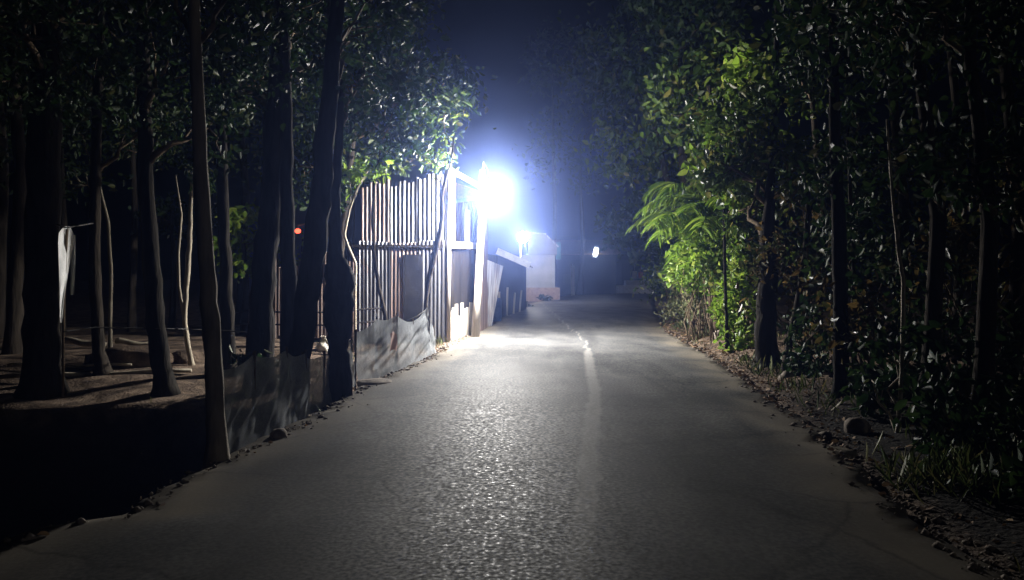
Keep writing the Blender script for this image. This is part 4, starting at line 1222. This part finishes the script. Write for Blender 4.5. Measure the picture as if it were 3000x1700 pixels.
# rope fence line between the yard trunks
mb = MB(); mb.tube([at(160, 832, 12.0), at(240, 822, 13.9), at(398, 825, 12.7), at(470, 826, 14.9), at(570, 830, 14.2), at(660, 838, 13.0)], .012, 5)
tag(mb.build('rope', M['rope'], smooth=True), 'thin dark rope strung level between the yard trunks', 'rope')
mb = MB(); mb.tube([at(1000, 812, 14.6), at(1045, 795, 15.2), at(1068, 778, 15.4)], .01, 5)
tag(mb.build('rope', M['rope'], smooth=True), 'short dark rope rising to the peak of the wrinkled netting', 'rope')

# ------------------------------------------------------------------ ground cover
def scatter_leaves(name, X, Yv, L, mat, ratio=.3):
    n = len(X)
    Zv = ground_z(X, Yv)
    onroad = (X > left_x(Yv)) & (X < right_x(Yv))
    Zv = np.where(onroad, road_z(X, Yv) + .012, Zv + .01)
    D = RNG.normal(size=(n, 3)); D[:, 2] *= .25; D = unit(D)
    V, F = leaf_arrays(np.stack([X, Yv, Zv], -1), D, L, L * ratio)
    o = mesh_obj(name, V, F, M[mat] if isinstance(mat, str) else mat); o['kind'] = 'stuff'
    return o


n = 7000
yv = 4 + 22 * RNG.random(n)
sd = RNG.random(n) < .62
off = RNG.exponential(.7, n) - .12
xv = np.where(sd, right_x(yv) + off, left_x(yv) - off * 1.6)
keep = (RNG.random(n) < np.clip((yv - 3) / 10, .12, 1)) & (sd | (RNG.random(n) < .5))
xv, yv = xv[keep], yv[keep]; n = len(xv)
scatter_leaves('leaf_litter', xv, yv, .025 + .06 * RNG.random(n) ** 2, 'litter')
n = 9000
yv = 3 + 22 * RNG.random(n) ** 1.2
sd = RNG.random(n) < .5
off = .1 + RNG.gamma(2, .5, n)
pat = vnoise(np.stack([yv, off * 2, sd * 9.0], -1), 1.1)
keep = (pat > .5) & (RNG.random(n) < np.where(sd, np.clip((yv - 5) / 8, 0.05, 1), .5))
xv = np.where(sd, right_x(yv) + off, left_x(yv) - off)[keep]; yv = yv[keep]
# grass patch by the thicket
gp = gnd(2400, 1215)
xv = np.concatenate([xv, gp[0] + RNG.normal(size=420) * .28]); yv = np.concatenate([yv, gp[1] + RNG.normal(size=420) * .3])
keep = (xv > right_x(yv) + .08) | (xv < left_x(yv) - .05)
xv, yv = xv[keep], yv[keep]
n = len(xv)
D = RNG.normal(size=(n, 3)) * .45; D[:, 2] = 1; D = unit(D)
L = .08 + .2 * RNG.random(n)
V, F = leaf_arrays(np.stack([xv, yv, np.where(xv < right_x(yv), np.where(xv > left_x(yv), 0, ground_z(xv, yv)), ground_z(xv, yv)) - .02], -1), D, L, np.full(n, .006))
g_ = mesh_obj('grass', V, F, M['grass']); g_['kind'] = 'stuff'

# crumbled edge gravel
n = 2600
yv = 3.5 + 20 * RNG.random(n) ** 1.3
sd = RNG.random(n) < .5
off = RNG.normal(size=n) * .13 + .05
xv = np.where(sd, right_x(yv) + off, left_x(yv) - off)
onr = (xv > left_x(yv)) & (xv < right_x(yv))
zv = np.where(onr, road_z(xv, yv), ground_z(xv, yv)) + .006
sz = (.008 + .03 * RNG.random(n) ** 3)
ok = zv > -.5
xv, yv, zv, sz = xv[ok], yv[ok], zv[ok], sz[ok]; n = len(xv)
oc = np.array([(1, 0, 0), (0, 1, 0), (-1, 0, 0), (0, -1, 0), (0, 0, .7), (0, 0, -.7)])
V = oc[None] * (0.6 + .8 * RNG.random((n, 6, 1))) * sz[:, None, None] + np.stack([xv, yv, zv], -1)[:, None]
F = np.array([(0, 1, 4), (1, 2, 4), (2, 3, 4), (3, 0, 4), (1, 0, 5), (2, 1, 5), (3, 2, 5), (0, 3, 5)])
F = (F[None] + np.arange(n)[:, None, None] * 6).reshape(-1, 3)
g_ = mesh_obj('gravel', V.reshape(-1, 3), F, M['rock']); g_['kind'] = 'stuff'

# ------------------------------------------------------------------ haze
m = bpy.data.materials.new('haze'); m.use_nodes = True
nt = m.node_tree
nt.nodes.clear()
out = nt.nodes.new('ShaderNodeOutputMaterial'); pv = nt.nodes.new('ShaderNodeVolumePrincipled')
pv.inputs['Color'].default_value = (0.30, 0.43, 1.0, 1)
pv.inputs['Density'].default_value = HAZE
pv.inputs['Anisotropy'].default_value = HAZE_G
nt.links.new(pv.outputs[0], out.inputs['Volume'])
mb = MB(); mb.box((0, 50, 11), (120, 150, 26))
hz = mb.build('haze', m); hz['kind'] = 'stuff'

for o in list(bpy.data.objects):
    if '_org' in o:
        del o['_org']
